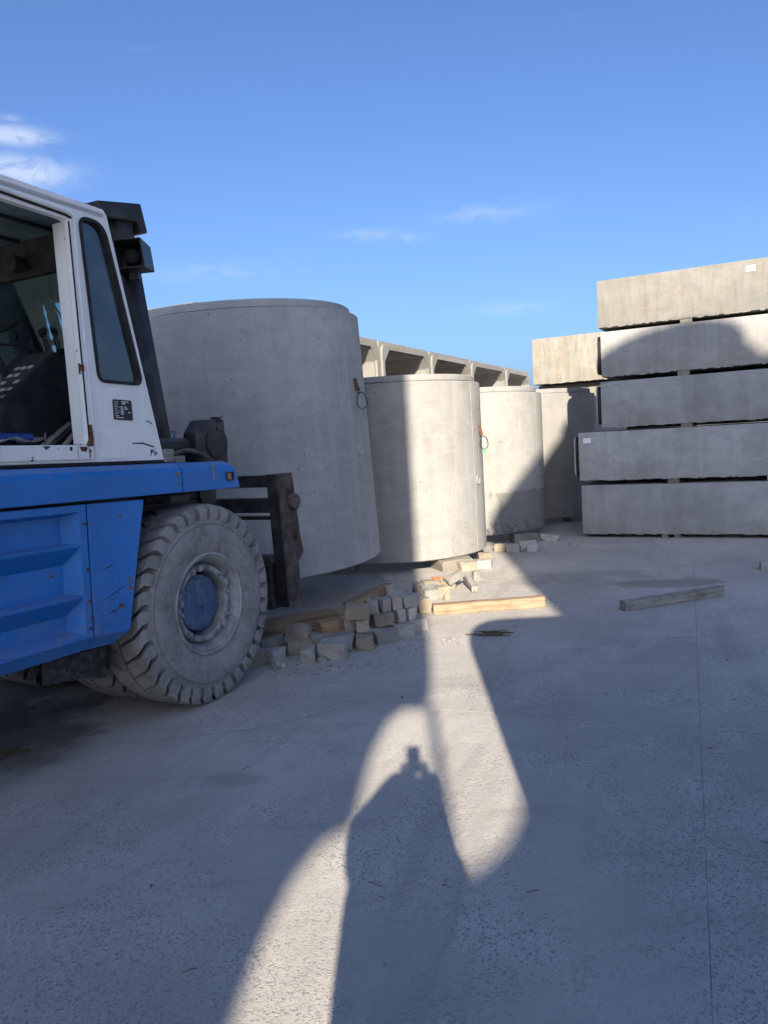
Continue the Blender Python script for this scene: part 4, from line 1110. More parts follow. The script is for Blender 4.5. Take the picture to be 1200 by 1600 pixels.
for k in range(26):
    x = r_.uniform(-0.40, -0.345); z = r_.uniform(1.712, 1.76); w = r_.uniform(0.004, 0.014)
    dc.prism([(x, z), (x + w, z + r_.uniform(-0.004, 0.004)), (x + w * 0.8, z + w * 0.7), (x + w * 0.1, z + w * 0.6)], 0.0385, 0.0398, 'y')
dc.prism([(-0.545, 1.795), (-0.46, 1.798), (-0.36, 1.772), (-0.362, 1.764), (-0.46, 1.788), (-0.545, 1.789)], 0.0385, 0.0398, 'y')
dc.prism([(-0.42, 1.925), (-0.395, 1.935), (-0.365, 1.92), (-0.36, 1.905), (-0.368, 1.915), (-0.395, 1.928)], 0.0385, 0.0398, 'y')
tag(dc.build('worn_decal', M['plate'], FL), kind='stuff')
# roof, headliner, pillars, windscreen frame
rf = MB(); rf.prism([(0.04, 3.105), (0.04, 3.145), (0.075, 3.180), (0.3, 3.195), (W1 - 0.3, 3.195), (W1, 3.15), (W1, 3.105)], -2.3, -0.60, 'x')
rf.build('cab_roof', M['white'], FL, bevel=0.006)
hl = MB(); hl.bx(-2.28, -0.62, 0.09, W1 - 0.03, 3.085, 3.103)
hlo = hl.build('headliner', M['headliner'], FL)
for y in (0.36, 0.72, 1.06):
    MB().bx(-2.2, -0.66, y - 0.012, y + 0.012, 3.068, 3.085).build('headliner_batten', M['interior'], hlo)
slope = atan2(0.31, 1.45)
def on_front(y, z, off=0.0):   # point on the sloping windscreen plane
    f = (z - 1.685) / (3.135 - 1.685)
    return Vector((-0.278 - 0.307 * f + off, y, z))
def front_bar(y0, y1, z0, z1, d, mat, name, parent=FL, off=0.0):
    mb = MB(); vs = []
    for dd in (0.0, -d):
        for (y, z) in ((y0, z0), (y1, z0), (y1, z1), (y0, z1)): vs.append(on_front(y, z, off + dd))
    mb.add(vs, [(0, 1, 2, 3), (7, 6, 5, 4), (0, 4, 5, 1), (1, 5, 6, 2), (2, 6, 7, 3), (3, 7, 4, 0)])
    return mb.build(name, mat, parent, bevel=0.004)
front_bar(0.085, 0.16, 1.69, 3.10, 0.06, M['interior'], 'windscreen_pillar', off=-0.01)
front_bar(W1 - 0.10, W1 - 0.03, 1.69, 3.10, 0.06, M['interior'], 'windscreen_pillar', off=-0.01)
front_bar(0.161, W1 - 0.101, 2.88, 3.10, 0.06, M['interior'], 'windscreen_header', off=-0.01)
front_bar(0.161, W1 - 0.101, 1.69, 1.98, 0.06, M['interior'], 'windscreen_sill', off=-0.01)
front_bar(0.161, W1 - 0.101, 1.981, 2.879, 0.006, M['glass_front'], 'windscreen_pane', off=-0.03)
MB().tube([on_front(0.75, 2.90, -0.005), on_front(0.62, 2.62, 0.012), on_front(0.56, 2.40, 0.012)], 0.007, 6).build('wiper', M['steel'], FL)
MB().lathe([(0.0, 0.0), (0.05, 0.0), (0.055, 0.03), (0.05, 0.07), (0.0, 0.08)], 16, 'x', (-0.72, 0.74, 2.94)).build('wiper_motor', M['interior'], FL, smooth=40)
MB().bx(-2.3, -2.26, 0.09, W1 - 0.03, 1.69, 2.1).build('rear_wall', M['interior'], FL)
for y in (0.10, W1 - 0.10):
    MB().bx(-2.3, -2.24, y - 0.05, y + 0.05, 2.1, 3.1).build('rear_pillar', M['interior'], FL)
MB().bx(-2.28, -0.32, 0.10, W1 - 0.03, 1.66, 1.70).build('cab_floor', M['interior'], FL)
# inside: console with labels, levers, wheel, seat
con = MB(); con.prism([(-1.13, 1.72), (-0.40, 1.72), (-0.40, 2.02), (-0.46, 2.37), (-0.62, 2.40), (-0.70, 2.34), (-1.02, 2.06)], 0.56, 0.90, 'y')
cono = con.build('console', M['interior'], FL, bevel=0.02)
lb = MB()
for k in range(5):
    for j in range(3):
        if (k + j) % 4 == 3: continue
        f = 0.12 + 0.17 * k
        x = -1.02 + (0.32) * f; z = 2.06 + 0.28 * f
        c = Vector((x - 0.004, 0.60 + j * 0.06, z + 0.004)); lb.box(c, (0.030, 0.042, 0.003), Matrix.Rotation(-atan2(0.28, 0.32), 3, 'Y'))
tag(lb.build('console_labels', M['print'], cono), kind='stuff')
for k in range(5):
    x = -0.60 + 0.035 * (k % 2); y = 0.60 + 0.065 * k
    lv = MB(); lv.tube([(x, y, 2.36), (x - 0.015, y, 2.43), (x - 0.035, y + 0.005, 2.51)], 0.006, 6)
    lo = lv.build('lever', M['interior'], FL)
    MB().lathe([(0, -0.03), (0.014, -0.025), (0.019, -0.005), (0.018, 0.012), (0.0, 0.024)], 12, 'z', (x - 0.037, y + 0.006, 2.525)).build('knob', M['rubber'], lo, smooth=60)
sw_c = Vector((-0.92, 0.78, 2.50)); ax = Vector((-0.42, 0, 0.9)).normalized(); e1 = Vector((0, 1, 0)); e2 = ax.cross(e1)
swo = MB().tube(torus_pts(sw_c, e1, e2, 0.19, 32)[:-1], 0.014, 8, closed=True).build('steering_wheel', M['rubber'], FL, smooth=60)
sp = MB()
for a in (0.3, 2.4, 4.5): sp.tube([sw_c - ax * 0.02, sw_c + (e1 * cos(a) + e2 * sin(a)) * 0.185], 0.010, 6)
sp.tube([sw_c, sw_c - ax * 0.30, sw_c - ax * 0.5 + Vector((0, 0, -0.1))], 0.022, 8)
sp.build('steering_column', M['interior'], swo)
MB().tube([(-0.95, 0.70, 2.42), (-0.72, 0.68, 2.43), (-0.66, 0.66, 2.41)], 0.008, 6).build('indicator_stalk', M['interior'], swo)
seat = MB(); seat.box((-1.55, 0.78, 2.06), (0.5, 0.50, 0.14)); seat.box((-1.80, 0.78, 2.42), (0.14, 0.48, 0.66), Matrix.Rotation(-0.15, 3, 'Y'))
so = seat.build('driver_seat', M['interior'], FL, bevel=0.05, seg=3)
MB().bx(-1.72, -1.38, 0.6, 0.96, 1.70, 1.99).build('seat_base', M['interior'], so)
MB().lathe([(0, -0.06), (0.06, -0.05), (0.075, 0.0), (0.06, 0.05), (0, 0.06)], 16, 'y', (-1.20, 0.50, 2.16)).build('arm_rest_end', M['rubber'], so, smooth=50)
MB().box((-1.10, 0.55, 2.16), (0.09, 0.10, 0.14), Matrix.Rotation(0.4, 3, 'Y')).build('arm_rest_pad', M['wood_brown'], so, bevel=0.02)

# --- mast: two rails, cylinders and hoses, crosshead, lamps; leans back a little
TL = Matrix.Rotation(radians(-5.0), 3, 'Y')
mast = empty('mast', (0.135, 0, 1.70), (0, radians(-9.5), 0), FL)
for y, xo in ((0.50, 0.0), (1.62, 0.0), (0.66, -0.10), (1.46, -0.10)):
    rl = plate('mast_rail', [(-0.07, -0.07), (0.07, -0.07), (0.07, -0.045), (-0.03, -0.045), (-0.03, 0.045), (0.07, 0.045), (0.07, 0.07), (-0.07, 0.07)], [], 2.85, M['black'], Matrix(((1, 0, 0, xo), (0, 1, 0, y), (0, 0, 1, 0.25), (0, 0, 0, 1))), mast)
for y, r in ((1.08, 0.085), (0.86, 0.05)):
    MB().tube([(0.02, y, -1.0), (0.02, y, 1.50)], r, 16).build('lift_cylinder', M['black'], mast, smooth=40)
def bumpy_hose(y, x, r, seed):
    rr = random.Random(seed); pts = []; rad = []
    for k in range(60):
        pts.append((x + 0.01 * sin(k * 0.2), y + 0.012 * sin(k * 0.13 + seed), -0.9 + 2.5 * k / 59)); rad.append(r * (1.0 + 0.20 * (k % 2) + rr.uniform(-0.05, 0.05)))
    return MB().tube(pts, rad, 8).build('hose_chain', M['hose'], mast)
bumpy_hose(1.275, 0.0, 0.034, 1); bumpy_hose(0.97, -0.02, 0.04, 4); bumpy_hose(1.40, 0.0, 0.03, 2)
MB().bx(-0.05, -0.02, 1.42, 2.3, -1.0, 1.5).build('mast_guard', M['black'], mast)
MB().bx(-0.01, 0.03, 0.57, 1.51, 0.90, 0.94).build('cross_bar', M['black'], mast)
MB().bx(0.02, 0.07, 0.57, 1.51, 0.10, 0.30).build('cross_bar', M['black'], mast)
MB().bx(0.02, 0.07, 0.57, 1.51, 1.20, 1.50).build('cross_bar', M['black'], mast)
# crosshead: stepped black hood over the top of the mast
ch = MB(); ch.prism([(-0.24, 1.735), (0.160, 1.75), (0.180, 1.555), (0.115, 1.555), (0.095, 1.625), (-0.23, 1.635)], 0.40, 0.72, 'y')
cho = ch.build('crosshead', M['black'], mast, bevel=0.012)
c2h = MB(); c2h.prism([(-0.33, 1.72), (-0.24, 1.80), (0.15, 1.80), (0.16, 1.62), (-0.30, 1.62)], 0.73, 1.62, 'y')
c2h.build('crosshead_top', M['black'], mast, bevel=0.012)
MB().tube([(-0.02, 0.54, 1.30), (-0.02, 0.54, 1.63)], 0.085, 20).build('chain_wheel_guard', M['hose'], mast, smooth=40)
# box lamp on a bracket
lamp = empty('work_lamp', (-0.01, 0.40, 1.385), (0, radians(5), radians(34)), mast)
def box_lamp(parent):
    MB().add([(-0.17, -0.09, -0.10), (-0.17, 0.09, -0.10), (-0.17, 0.09, 0.09), (-0.17, -0.09, 0.09), (0.125, -0.11, -0.085), (0.125, 0.11, -0.085), (0.11, 0.11, 0.085), (0.11, -0.11, 0.085),
              (-0.165, -0.08, -0.09), (-0.165, 0.08, -0.09), (-0.165, 0.08, 0.08), (-0.165, -0.08, 0.08), (0.0, -0.07, -0.06), (0.0, 0.07, -0.06), (0.0, 0.07, 0.06), (0.0, -0.07, 0.06)],
             [(0, 4, 7, 3), (1, 2, 6, 5), (3, 7, 6, 2), (0, 1, 5, 4), (4, 5, 6, 7), (0, 3, 11, 8), (1, 9, 10, 2), (3, 2, 10, 11), (0, 8, 9, 1), (8, 11, 15, 12), (9, 13, 14, 10), (11, 10, 14, 15), (8, 12, 13, 9), (12, 15, 14, 13)]).build('lamp_housing', M['black'], parent, bevel=0.006)
    MB().lathe([(0.0, -0.012), (0.035, -0.010), (0.05, 0.0), (0.055, 0.03)], 20, 'x', (-0.06, 0, 0)).build('lamp_lens', M['rubber'], parent, smooth=40)
    MB().bx(-0.10, -0.05, -0.03, 0.03, -0.16, -0.085).build('lamp_bracket', M['black'], parent)
box_lamp(lamp)

# --- hydraulic housing with round cover, pipe, wedge of wood and hoses on the beam
hs = MB(); hs.prism([(0.175, 1.655), (0.175, 1.865), (0.262, 1.962), (0.500, 1.975), (0.522, 1.655)], 0.15, 0.27, 'y')
hso = hs.build('tilt_housing', M['black'], FL, bevel=0.012)
MB().lathe([(0.0, -0.012), (0.112, -0.012), (0.116, -0.008), (0.116, 0.01)], 36, 'y', (0.395, 0.15, 1.795)).build('round_cover', M['black'], hso, smooth=30)
for a in (90, 210, 330, 275):
    MB().lathe([(0, -0.008), (0.009, -0.008), (0.009, 0.004)], 6, 'y', (0.395 + 0.098 * cos(radians(a)), 0.138, 1.795 + 0.098 * sin(radians(a)))).build('bolt', M['gasket'], hso)
MB().bx(0.41, 0.455, 0.145, 0.20, 1.945, 1.985).build('lug', M['gasket'], hso)
MB().tube([(-0.60, 0.26, 1.775), (0.19, 0.26, 1.775)], 0.062, 20).build('torque_pipe', M['black'], FL, smooth=40)
MB().bx(-0.27, -0.17, 0.05, 0.20, 1.668, 1.755).build('wood_wedge', M['wood_grey'], FL, bevel=0.006)
for k in range(3):
    pk = []
    for q in range(13):
        t_ = q / 12
        pk.append((-0.19 + 0.42 * t_ + 0.015 * k, 0.11 - 0.09 * sin(pi * t_) + 0.022 * k, 1.690 + 0.065 * (1 - 0.3 * k) * sin(pi * min(1, t_ * 1.35)) * (1 - t_) ** 0.5 + 0.012 * k))
    MB().tube(pk, 0.014, 8).build('hydraulic_hose', M['hose'], FL, smooth=60)
# things under the beam in front
MB().tube([(-0.25, 0.30, 1.43), (0.32, 0.30, 1.43)], 0.045, 14).build('tilt_cylinder', M['black'], FL, smooth=40)
MB().lathe([(0.0, -0.06), (0.07, -0.06), (0.07, 0.06), (0.0, 0.06)], 20, 'y', (0.34, 0.30, 1.43)).build('cylinder_eye', M['black'], FL, smooth=40)
MB().bx(-0.24, -0.06, 0.05, 0.12, 1.40, 1.455).build('valve_block', M['black'], FL, bevel=0.01)
MB().bx(-0.75, 0.50, 0.28, 0.42, 1.35, 1.60).build('wheel_arch', M['black'], FL)

# --- fork carriage
CY = 0.10
cp = [(1.065, 1.540), (1.275, 1.546), (1.335, 1.02), (1.375, 0.875), (1.283, 0.795), (1.300, 0.425), (1.115, 0.440), (1.10, 0.85)]
plate('carriage_plate', cp, [[(1.262 + 0.034 * cos(a * pi / 8), 0.995 + 0.036 * sin(a * pi / 8)) for a in range(16)]], 0.11, M['rusty'], SIDE(CY + 0.055), FL, bevel=0.012)
car = empty('carriage', (0, 0, 0), (0, 0, 0), FL)
MB().bx(1.07, 1.20, CY + 0.11, 2.0, 1.435, 1.535).build('top_bar', M['black'], car, bevel=0.008)
MB().bx(1.08, 1.20, CY + 0.11, 2.0, 1.225, 1.345).build('upper_bar', M['black'], car, bevel=0.008)
MB().bx(1.10, 1.16, CY + 0.11, 2.0, 1.165, 1.195).build('thin_bar', M['black'], car, bevel=0.004)
MB().bx(1.09, 1.22, CY + 0.11, 2.0, 0.80, 0.865).build('lower_bar', M['rusty'], car, bevel=0.008)
MB().bx(1.05, 1.16, CY + 0.13, CY + 0.50, 0.42, 0.80).build('fork_hook', M['black'], car, bevel=0.01)
plate('carriage_plate', cp, [], 0.11, M['rusty'], SIDE(1.95), FL, bevel=0.012)
MB().prism([(1.050, 1.538), (1.064, 1.540), (1.099, 0.85), (1.114, 0.44), (1.096, 0.44), (1.082, 0.85)], CY + 0.004, CY + 0.106, 'y').build('plate_back', M['black'], car)
MB().lathe([(0.0, -0.050), (0.05, -0.050), (0.066, -0.040), (0.070, 0.0), (0.070, 0.02)], 28, 'y', (1.245, CY, 1.305)).build('pivot_pin', M['rusty'], FL, smooth=40)
for a in (0.6, 2.7, 4.8):
    MB().lathe([(0, -0.014), (0.012, -0.014), (0.013, 0.004)], 6, 'y', (1.245 + 0.035 * cos(a), CY - 0.05, 1.305 + 0.035 * sin(a))).build('bolt', M['steel'], FL, smooth=30)
for y in (0.95, 1.45):
    MB().prism([(1.12, 1.30), (1.20, 1.30), (1.20, 0.475), (3.6, 0.465), (3.6, 0.45), (1.22, 0.405), (1.12, 0.42)], y, y + 0.18, 'y').build('fork', M['rusty'], FL, bevel=0.006)

# the machine stands nose-down on its front tyres; its body posts and panels stay square to that lean
def square_up(o):
    if o.type == 'MESH':
        for v in o.data.vertices: v.co.x -= 0.028 * v.co.z
    for ch in o.children: square_up(ch)
for o in list(FL.children):
    if not (o.name.startswith('front_wheel') or o.name.startswith('steer_wheel') or o.name.startswith('mast')): square_up(o)
# things lying in the open door of the cab
gg = empty('grease_gun', tuple(FL.matrix_world @ Vector((0, 0, 0)))); 
bpy.context.view_layer.update()
FM = FL.matrix_world.copy()
gg.matrix_world = FM
tag(gg, 'blue grease gun lying inside the open cab door', 'grease gun')
MB().tube([(-1.45, 0.20, 1.835), (-1.18, 0.21, 1.832)], 0.026, 16).build('barrel', M['blue_can'], gg, smooth=40)
MB().tube([(-1.18, 0.21, 1.832), (-1.08, 0.215, 1.833)], 0.005, 6).build('rod', M['steel'], gg)
MB().tube([(-1.08, 0.215, 1.805), (-1.08, 0.215, 1.86)], 0.005, 6).build('handle', M['steel'], gg)
rag = bmesh.new(); bmesh.ops.create_grid(rag, x_segments=22, y_segments=14, size=0.5)
rr = random.Random(5)
for v in rag.verts:
    x, y = v.co.x, v.co.y
    v.co = Vector((-1.52 + x * 0.75, 0.28 + y * 0.26, 1.815 + 0.06 * max(0, 0.5 - abs(y)) * (1 - 0.9 * max(0, x + 0.1)) + 0.012 * sin(x * 23 + y * 9) + 0.010 * sin(y * 31 - x * 7) + rr.uniform(0, 0.004)))
rme = bpy.data.meshes.new('rag'); rag.to_mesh(rme); rag.free()
ro = finish('rag', rme, M['tarp'], None, 60); ro.matrix_world = FM
sdm = ro.modifiers.new('thick', 'SOLIDIFY'); sdm.thickness = 0.006
tag(ro, 'crumpled grey rag lying in the cab doorway', 'rag')
for k, (a, b) in enumerate((((-1.06, 0.26, 1.79), (-0.60, 0.55, 1.95)), ((-1.00, 0.30, 1.79), (-0.55, 0.58, 1.93)), ((-0.93, 0.24, 1.79), (-0.62, 0.42, 1.94)))):
    a = FM @ Vector(a); b = FM @ Vector(b)
    beam('lath', a, b, 0.035, 0.012, M['wood_grey'], ('longest grey lath leaning inside the cab', 'middle grey lath leaning inside the cab', 'short grey lath leaning by the cab door post')[k], 40 + k, 0.3, 'laths inside the cab')

# ------------------------------------------------------------------ litter on the ground
def twig_pile(name, cx, cy, n, spread, seed, label, axis):
    r = random.Random(seed); mb = MB()
    for k in range(n):
        a = axis + r.gauss(0, 0.22); L = r.uniform(0.06, spread)
        x = cx + r.gauss(0, spread * 0.28); y = cy + r.gauss(0, spread * 0.16); z = 0.004 + r.random() * 0.022
        d = Vector((cos(a), sin(a), r.uniform(-0.08, 0.08))) * L / 2
        c = Vector((x, y, z))
        mb.tube([c - d, c + Vector((r.gauss(0, 0.004), r.gauss(0, 0.004), 0.002)), c + d], r.uniform(0.0018, 0.0045), 5)
    return tag(mb.build(name, M['twig']), label, 'twigs', None, 'stuff')


twig_pile('twig_litter', 0.86, 6.50, 26, 0.22, 3, 'small heap of dry twigs in the shade below the pale timber', -0.15)
twig_pile('twig_litter', -2.33, 4.42, 30, 0.26, 4, 'dry twigs and litter on the dark ground beside the forklift', 0.35)


def crumbs(name, spots, n, seed, label, smin=0.004, smax=0.022):
    r = random.Random(seed); mb = MB()
    for k in range(n):
        cx, cy, sx_, sy_ = spots[r.randrange(len(spots))]
        x = cx + r.gauss(0, sx_); y = cy + r.gauss(0, sy_); s_ = smin + (smax - smin) * r.random() ** 3
        R3 = Matrix.Rotation(r.uniform(0, pi), 3, 'Z') @ Matrix.Rotation(r.uniform(-0.4, 0.4), 3, 'X')
        vs = [R3 @ Vector((a * s_ * r.uniform(0.6, 1.2), b * s_ * r.uniform(0.5, 1.0), c * s_ * r.uniform(0.3, 0.7))) + Vector((x, y, s_ * 0.3)) for a, b, c in ((1, 0, 0), (-0.5, 0.9, 0), (-0.5, -0.9, 0), (0, 0, 1), (0.1, 0.1, -0.8))]
        mb.add(vs, [(0, 1, 3), (1, 2, 3), (2, 0, 3), (1, 0, 4), (2, 1, 4), (0, 2, 4)])
    return tag(mb.build(name, M['crumb']), label, 'rubble', None, 'stuff')


crumbs('crushed_concrete', [(-0.55, 5.85, 0.30, 0.08), (0.05, 6.35, 0.25, 0.15), (0.4, 7.9, 0.3, 0.3), (0.9, 9.2, 0.25, 0.35), (2.2, 11.1, 0.45, 0.35), (-0.75, 5.75, 0.12, 0.05)], 900, 21, 'crushed concrete crumbs scattered along the paver pile')
crumbs('yard_grit', [(2.6, 9.2, 1.2, 1.0), (1.5, 5.0, 1.5, 1.5), (-0.8, 3.4, 1.2, 0.8), (3.0, 11.2, 0.8, 0.4)], 420, 22, 'fine grit strewn over the open yard', 0.003, 0.013)
leaf = MB(); lr = random.Random(6)
for k in range(46):
    x = lr.uniform(-1.4, 2.4); y = lr.uniform(2.3, 8.5); a = lr.uniform(0, pi); L = lr.uniform(0.012, 0.035)
    if lr.random() < 0.55:
        d = Vector((cos(a), sin(a), 0)) * L; leaf.tube([Vector((x, y, 0.003)) - d, Vector((x + lr.uniform(-.004, .004), y + .004, 0.005)), Vector((x, y, 0.003)) + d], 0.0016, 4)
    else:
        R3 = Matrix.Rotation(a, 3, 'Z')
        leaf.add([R3 @ Vector(v) * L * 0.6 + Vector((x, y, 0.003)) for v in ((-1, 0, 0.05), (0, -0.45, 0.25), (1, 0, 0.1), (0, 0.45, 0.3))], [(0, 1, 2, 3)])
tag(leaf.build('leaf_litter', M['twig']), 'dry leaf scraps and bits of straw on the concrete', 'litter', None, 'stuff')

# ------------------------------------------------------------------ behind the camera: unseen shapes added to throw shadows into the yard
uv = Vector((cos(SUN_AZ), -sin(SUN_AZ), 0)); fv = Vector((sin(SUN_AZ), cos(SUN_AZ), 0))


def SP(u, f, z=0.0):
    return uv * u + fv * f + Vector((0, 0, z))


# added cone-topped cylinder, shaped to shadow the pipes and culvert stack
SF = -8.0; sc = SP(4.0, SF)
shadow_caster = empty('cone_shadow_caster', sc)
tag(shadow_caster, 'unseen cone-topped cylinder added behind the photographer to cast shade', 'shadow_caster')
zb, zt = 5.15 - SF * TE, 7.58 - SF * TE
MB().lathe([(0, 0.0), (2.57, 0.0), (2.57, zb), (2.62, zb), (2.62, zb + 0.05)], 72).build('barrel', M['shadow_caster'], shadow_caster, smooth=35)
MB().lathe([(2.60, zb + 0.05), (0.97, zt - 0.13)], 72).build('caster_cone', M['shadow_caster'], shadow_caster, smooth=35)
MB().lathe([(0.9, zt - 0.2), (1.0, zt - 0.2), (1.0, zt - 0.04), (0.96, zt), (0, zt + 0.04)], 48).build('caster_cap', M['shadow_caster'], shadow_caster, smooth=35)
for k in range(6):
    MB().lathe([(2.572, 1.2 + k * 1.15), (2.60, 1.2 + k * 1.15), (2.60, 1.28 + k * 1.15), (2.572, 1.28 + k * 1.15)], 72).build('hoop', M['shadow_caster'], shadow_caster, smooth=35)
mx = empty('box_shadow_caster', SP(5.82, -8.2)); mx.rotation_euler = (0, 0, -SUN_AZ)  # added box that extends the shade on the right of the stack
tag(mx, 'unseen flat-topped box added behind the photographer to cast shade', 'shadow caster')
MB().bx(-0.84, 1.1, -1.2, 1.2, 0.0, 7.12 + 7.0 * TE).build('wall', M['shadow_caster'], mx)
MB().bx(-0.86, 1.12, -1.22, 1.22, 7.12 + 7.0 * TE, 7.18 + 7.0 * TE).build('roof', M['shadow_caster'], mx)
MB().bx(-0.2, 0.7, 1.2, 1.24, 0.0, 2.2).build('door', M['light_blocker'], mx)
# added unseen panel, its scalloped corner cut to outline the lit patch
PF = -7.0; dz = -PF * TE
WP = Matrix(((uv.x, 0, -fv.x, SP(0, PF).x), (uv.y, 0, -fv.y, SP(0, PF).y), (0, 1, 0, 0), (0, 0, 0, 1)))
outl = [(0.20, 7.4), (0.20, 2.75), (0.175, 2.35), (0.14, 2.12), (0.09, 2.04), (0.03, 2.04), (-0.04, 2.05), (-0.14, 1.96), (-0.22, 1.78), (-0.265, 1.58), (-0.275, 1.47), (-0.30, 1.42), (-0.42, 1.37), (-0.51, 1.26), (-0.565, 1.12), (-0.595, 0.95), (-0.62, 0.0), (-0.62, -dz), (-3.5, -dz), (-3.5, 7.4)]
wpn = plate('shadow_panel', [(u, h + dz) for u, h in outl], [], 0.15, M['culvert'], WP)
tag(wpn, 'unseen panel added behind the photographer to shade the left side', 'wall panel')
for u in (-3.0, -1.2):
    bb = MB(); c = SP(u, PF - 1.0)
    b0 = SP(u, PF - 0.09); 
    bb.add([SP(u - 0.1, PF - 0.08, 0), SP(u + 0.1, PF - 0.08, 0), SP(u + 0.1, PF - 1.9, 0), SP(u - 0.1, PF - 1.9, 0), SP(u - 0.1, PF - 0.08, 5.5), SP(u + 0.1, PF - 0.08, 5.5)], [(0, 1, 2, 3), (0, 4, 5, 1), (3, 2, 5, 4), (0, 3, 4), (1, 5, 2)])
    o = bb.build('buttress', M['culvert']); o.parent = wpn
pr = MB().tube([SP(0.135, PF, 0), SP(0.135, PF, 2.03 + dz)], 0.028, 12).build('prop', M['steel']); pr.parent = wpn  # thin post added to split the lit patch
# added unseen block, top edge drawn to end the lit gap
outl = [(-0.05, -dz), (-0.05, 1.17), (0.25, 1.25), (0.38, 1.32), (0.47, 1.41), (0.53, 1.55), (0.57, 1.75), (1.6, 1.85), (1.6, -dz)]
WB = Matrix(((uv.x, 0, -fv.x, SP(0, PF - 0.3).x), (uv.y, 0, -fv.y, SP(0, PF - 0.3).y), (0, 1, 0, 0), (0, 0, 0, 1)))
tag(plate('shadow_block', [(u, h + dz) for u, h in outl], [], 0.6, M['culvert'], WB), 'unseen curved-shoulder block added behind the photographer to shape the lit gap', 'concrete block')
# added unseen box, rounded shoulder shaped for the near shadow edge
tk = empty('near_shadow_caster', SP(0, 0.15)); tk.rotation_euler = (0, 0, -SUN_AZ)
tag(tk, 'unseen rounded box added right of the photographer to cast shade', 'light_blocker')
tz = 2.97 - 0.15 * TE
tp = round_poly([(0.515, 0.25), (1.9, 0.25), (1.9, tz), (0.515, tz)], [0.12, 0.12, 0.4, 0.42], 8)
plate('shell', tp, [], 2.0, M['light_blocker'], Matrix(((1, 0, 0, 0), (0, 0, -1, -1.0), (0, 1, 0, 0), (0, 0, 0, 1))), tk, smooth=40)
for x in (0.8, 1.65):
    MB().bx(x - 0.1, x + 0.1, -1.9, -0.1, 0.0, 0.252).build('skid', M['black'], tk)

# ------------------------------------------------------------------ the photographer, just behind the lens
def skin_figure(name, joints, bones, mat, root, sub=2):
    me = bpy.data.meshes.new(name)
    keys = list(joints); idx = {k: i for i, k in enumerate(keys)}
    me.from_pydata([joints[k][0] for k in keys], [(idx[a], idx[b]) for a, b in bones], [])
    o = bpy.data.objects.new(name, me); COL.objects.link(o)
    sk = o.modifiers.new('skin', 'SKIN')
    for k in keys:
        r = joints[k][1]; sv = me.skin_vertices[0].data[idx[k]]
        sv.radius = r if isinstance(r, tuple) else (r, r); sv.use_root = (k == root)
    ss = o.modifiers.new('smooth', 'SUBSURF'); ss.levels = sub; ss.render_levels = sub
    me.materials.append(mat)
    return o


bxo, byo = -0.065, -0.50
J = {
    'pelvis': ((bxo, byo, 0.95), (0.16, 0.27)), 'waist': ((bxo - 0.01, byo, 1.10), (0.15, 0.27)), 'chest': ((bxo - 0.01, byo + 0.01, 1.30), (0.16, 0.25)), 'upper': ((bxo - 0.02, byo + 0.03, 1.45), (0.14, 0.24)),
    'neck': ((bxo - 0.01, byo + 0.05, 1.55), 0.12), 'jaw': ((bxo + 0.02, byo + 0.09, 1.60), (0.07, 0.085)), 'head': ((bxo + 0.02, byo + 0.07, 1.69), (0.095, 0.11)), 'crown': ((bxo + 0.02, byo + 0.06, 1.755), (0.06, 0.075)), 'nose': ((bxo + 0.02, byo + 0.185, 1.665), 0.014),
    'shL': ((bxo - 0.19, byo + 0.01, 1.44), 0.075), 'elL': ((-0.245, -0.28, 1.475), 0.095), 'wrL': ((-0.125, -0.13, 1.60), 0.06), 'paL': ((-0.050, -0.075, 1.650), (0.050, 0.050)),
    'shR': ((bxo + 0.19, byo + 0.01, 1.44), 0.075), 'elR': ((0.085, -0.27, 1.36), 0.085), 'wrR': ((0.072, -0.12, 1.59), 0.06), 'paR': ((0.055, -0.075, 1.660), (0.052, 0.050)),
    'hipL': ((bxo - 0.10, byo, 0.90), 0.10), 'knL': ((bxo - 0.12, byo + 0.03, 0.50), 0.065), 'anL': ((bxo - 0.13, byo - 0.01, 0.10), 0.048), 'toL': ((bxo - 0.15, byo + 0.17, 0.045), (0.045, 0.035)),
    'hipR': ((bxo + 0.10, byo, 0.90), 0.10), 'knR': ((bxo + 0.12, byo + 0.03, 0.50), 0.065), 'anR': ((bxo + 0.13, byo - 0.01, 0.10), 0.048), 'toR': ((bxo + 0.15, byo + 0.17, 0.045), (0.045, 0.035)),
}
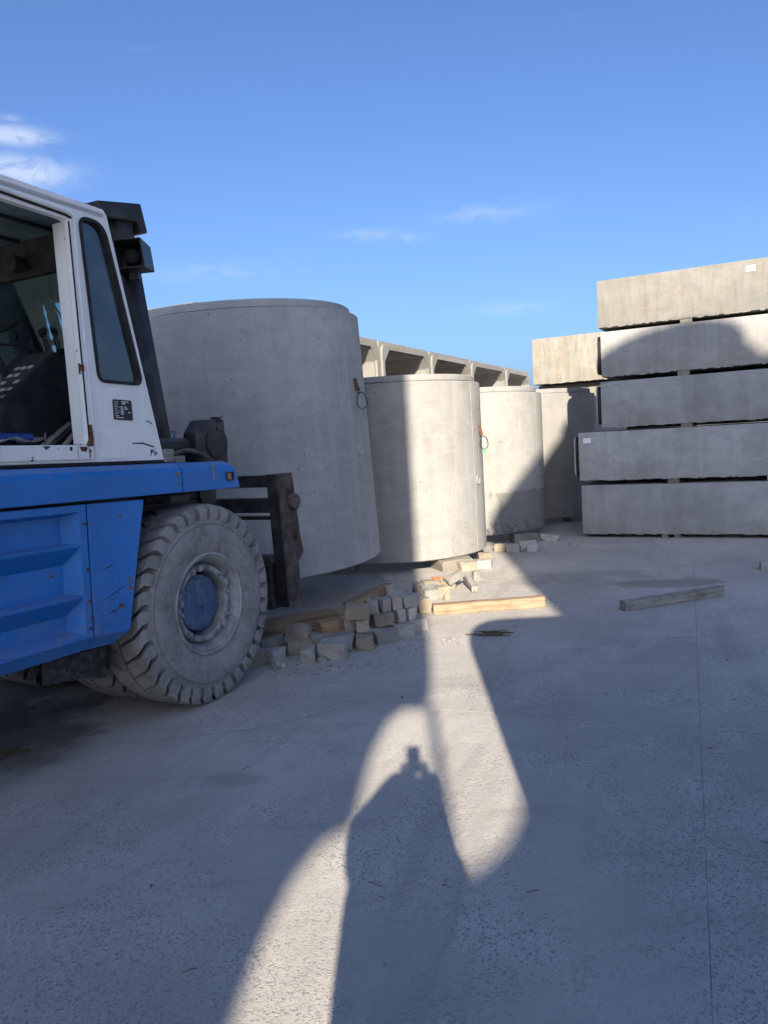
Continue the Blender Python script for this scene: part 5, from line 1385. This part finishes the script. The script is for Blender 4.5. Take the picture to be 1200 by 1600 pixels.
Bn = [('pelvis', 'waist'), ('waist', 'chest'), ('chest', 'upper'), ('upper', 'neck'), ('neck', 'jaw'), ('jaw', 'head'), ('head', 'crown'), ('head', 'nose'), ('upper', 'shL'), ('shL', 'elL'), ('elL', 'wrL'), ('wrL', 'paL'),
      ('upper', 'shR'), ('shR', 'elR'), ('elR', 'wrR'), ('wrR', 'paR'), ('pelvis', 'hipL'), ('hipL', 'knL'), ('knL', 'anL'), ('anL', 'toL'), ('pelvis', 'hipR'), ('hipR', 'knR'), ('knR', 'anR'), ('anR', 'toR')]
person = skin_figure('person', J, Bn, M['cloth_blue'], 'pelvis')
tag(person, 'person in dark work clothes holding up a phone to take the picture', 'person')
for sg, hand in ((-1, 'left'), (1, 'right')):
    fingers = MB()
    for k in range(4):      # fingers wrap the edge of the phone towards its front
        z = 1.625 + 0.017 * k; L = (0.85, 1.0, 0.95, 0.78)[k]
        fingers.tube([(sg * 0.062, -0.070, z), (sg * 0.066, -0.045, z + 0.002), (sg * (0.060 - 0.004 * L), -0.024, z + 0.003), (sg * (0.047 - 0.010 * L), -0.0165, z + 0.003)], [0.0095, 0.009, 0.0082, 0.006], 8)
    fingers.tube([(sg * 0.058, -0.085, 1.615), (sg * 0.045, -0.066, 1.64), (sg * 0.030, -0.052, 1.665)], [0.012, 0.0105, 0.008], 8)   # thumb on the screen side
    f = fingers.build('fingers', M['skin'], None, smooth=60); f.parent = person
hair = MB(); hair.lathe([(0.093, 0.0), (0.096, 0.04), (0.085, 0.085), (0.05, 0.115), (0.0, 0.122)], 24, 'z', (bxo + 0.02, byo + 0.05, 1.675))
ho = hair.build('hair', M['hair'], None, smooth=60); ho.parent = person
ph = empty('phone', (0, -0.036, 1.705))
tag(ph, 'phone held upright by the photographer', 'phone')
MB().prism(rrect(-0.037, 0.037, -0.075, 0.075, 0.010), -0.004, 0.004, 'y').build('phone_body', M['plate'], ph, bevel=0.0015)
MB().bx(0.008, 0.032, 0.004, 0.0065, 0.04, 0.07).build('camera_bump', M['rubber'], ph, bevel=0.002)
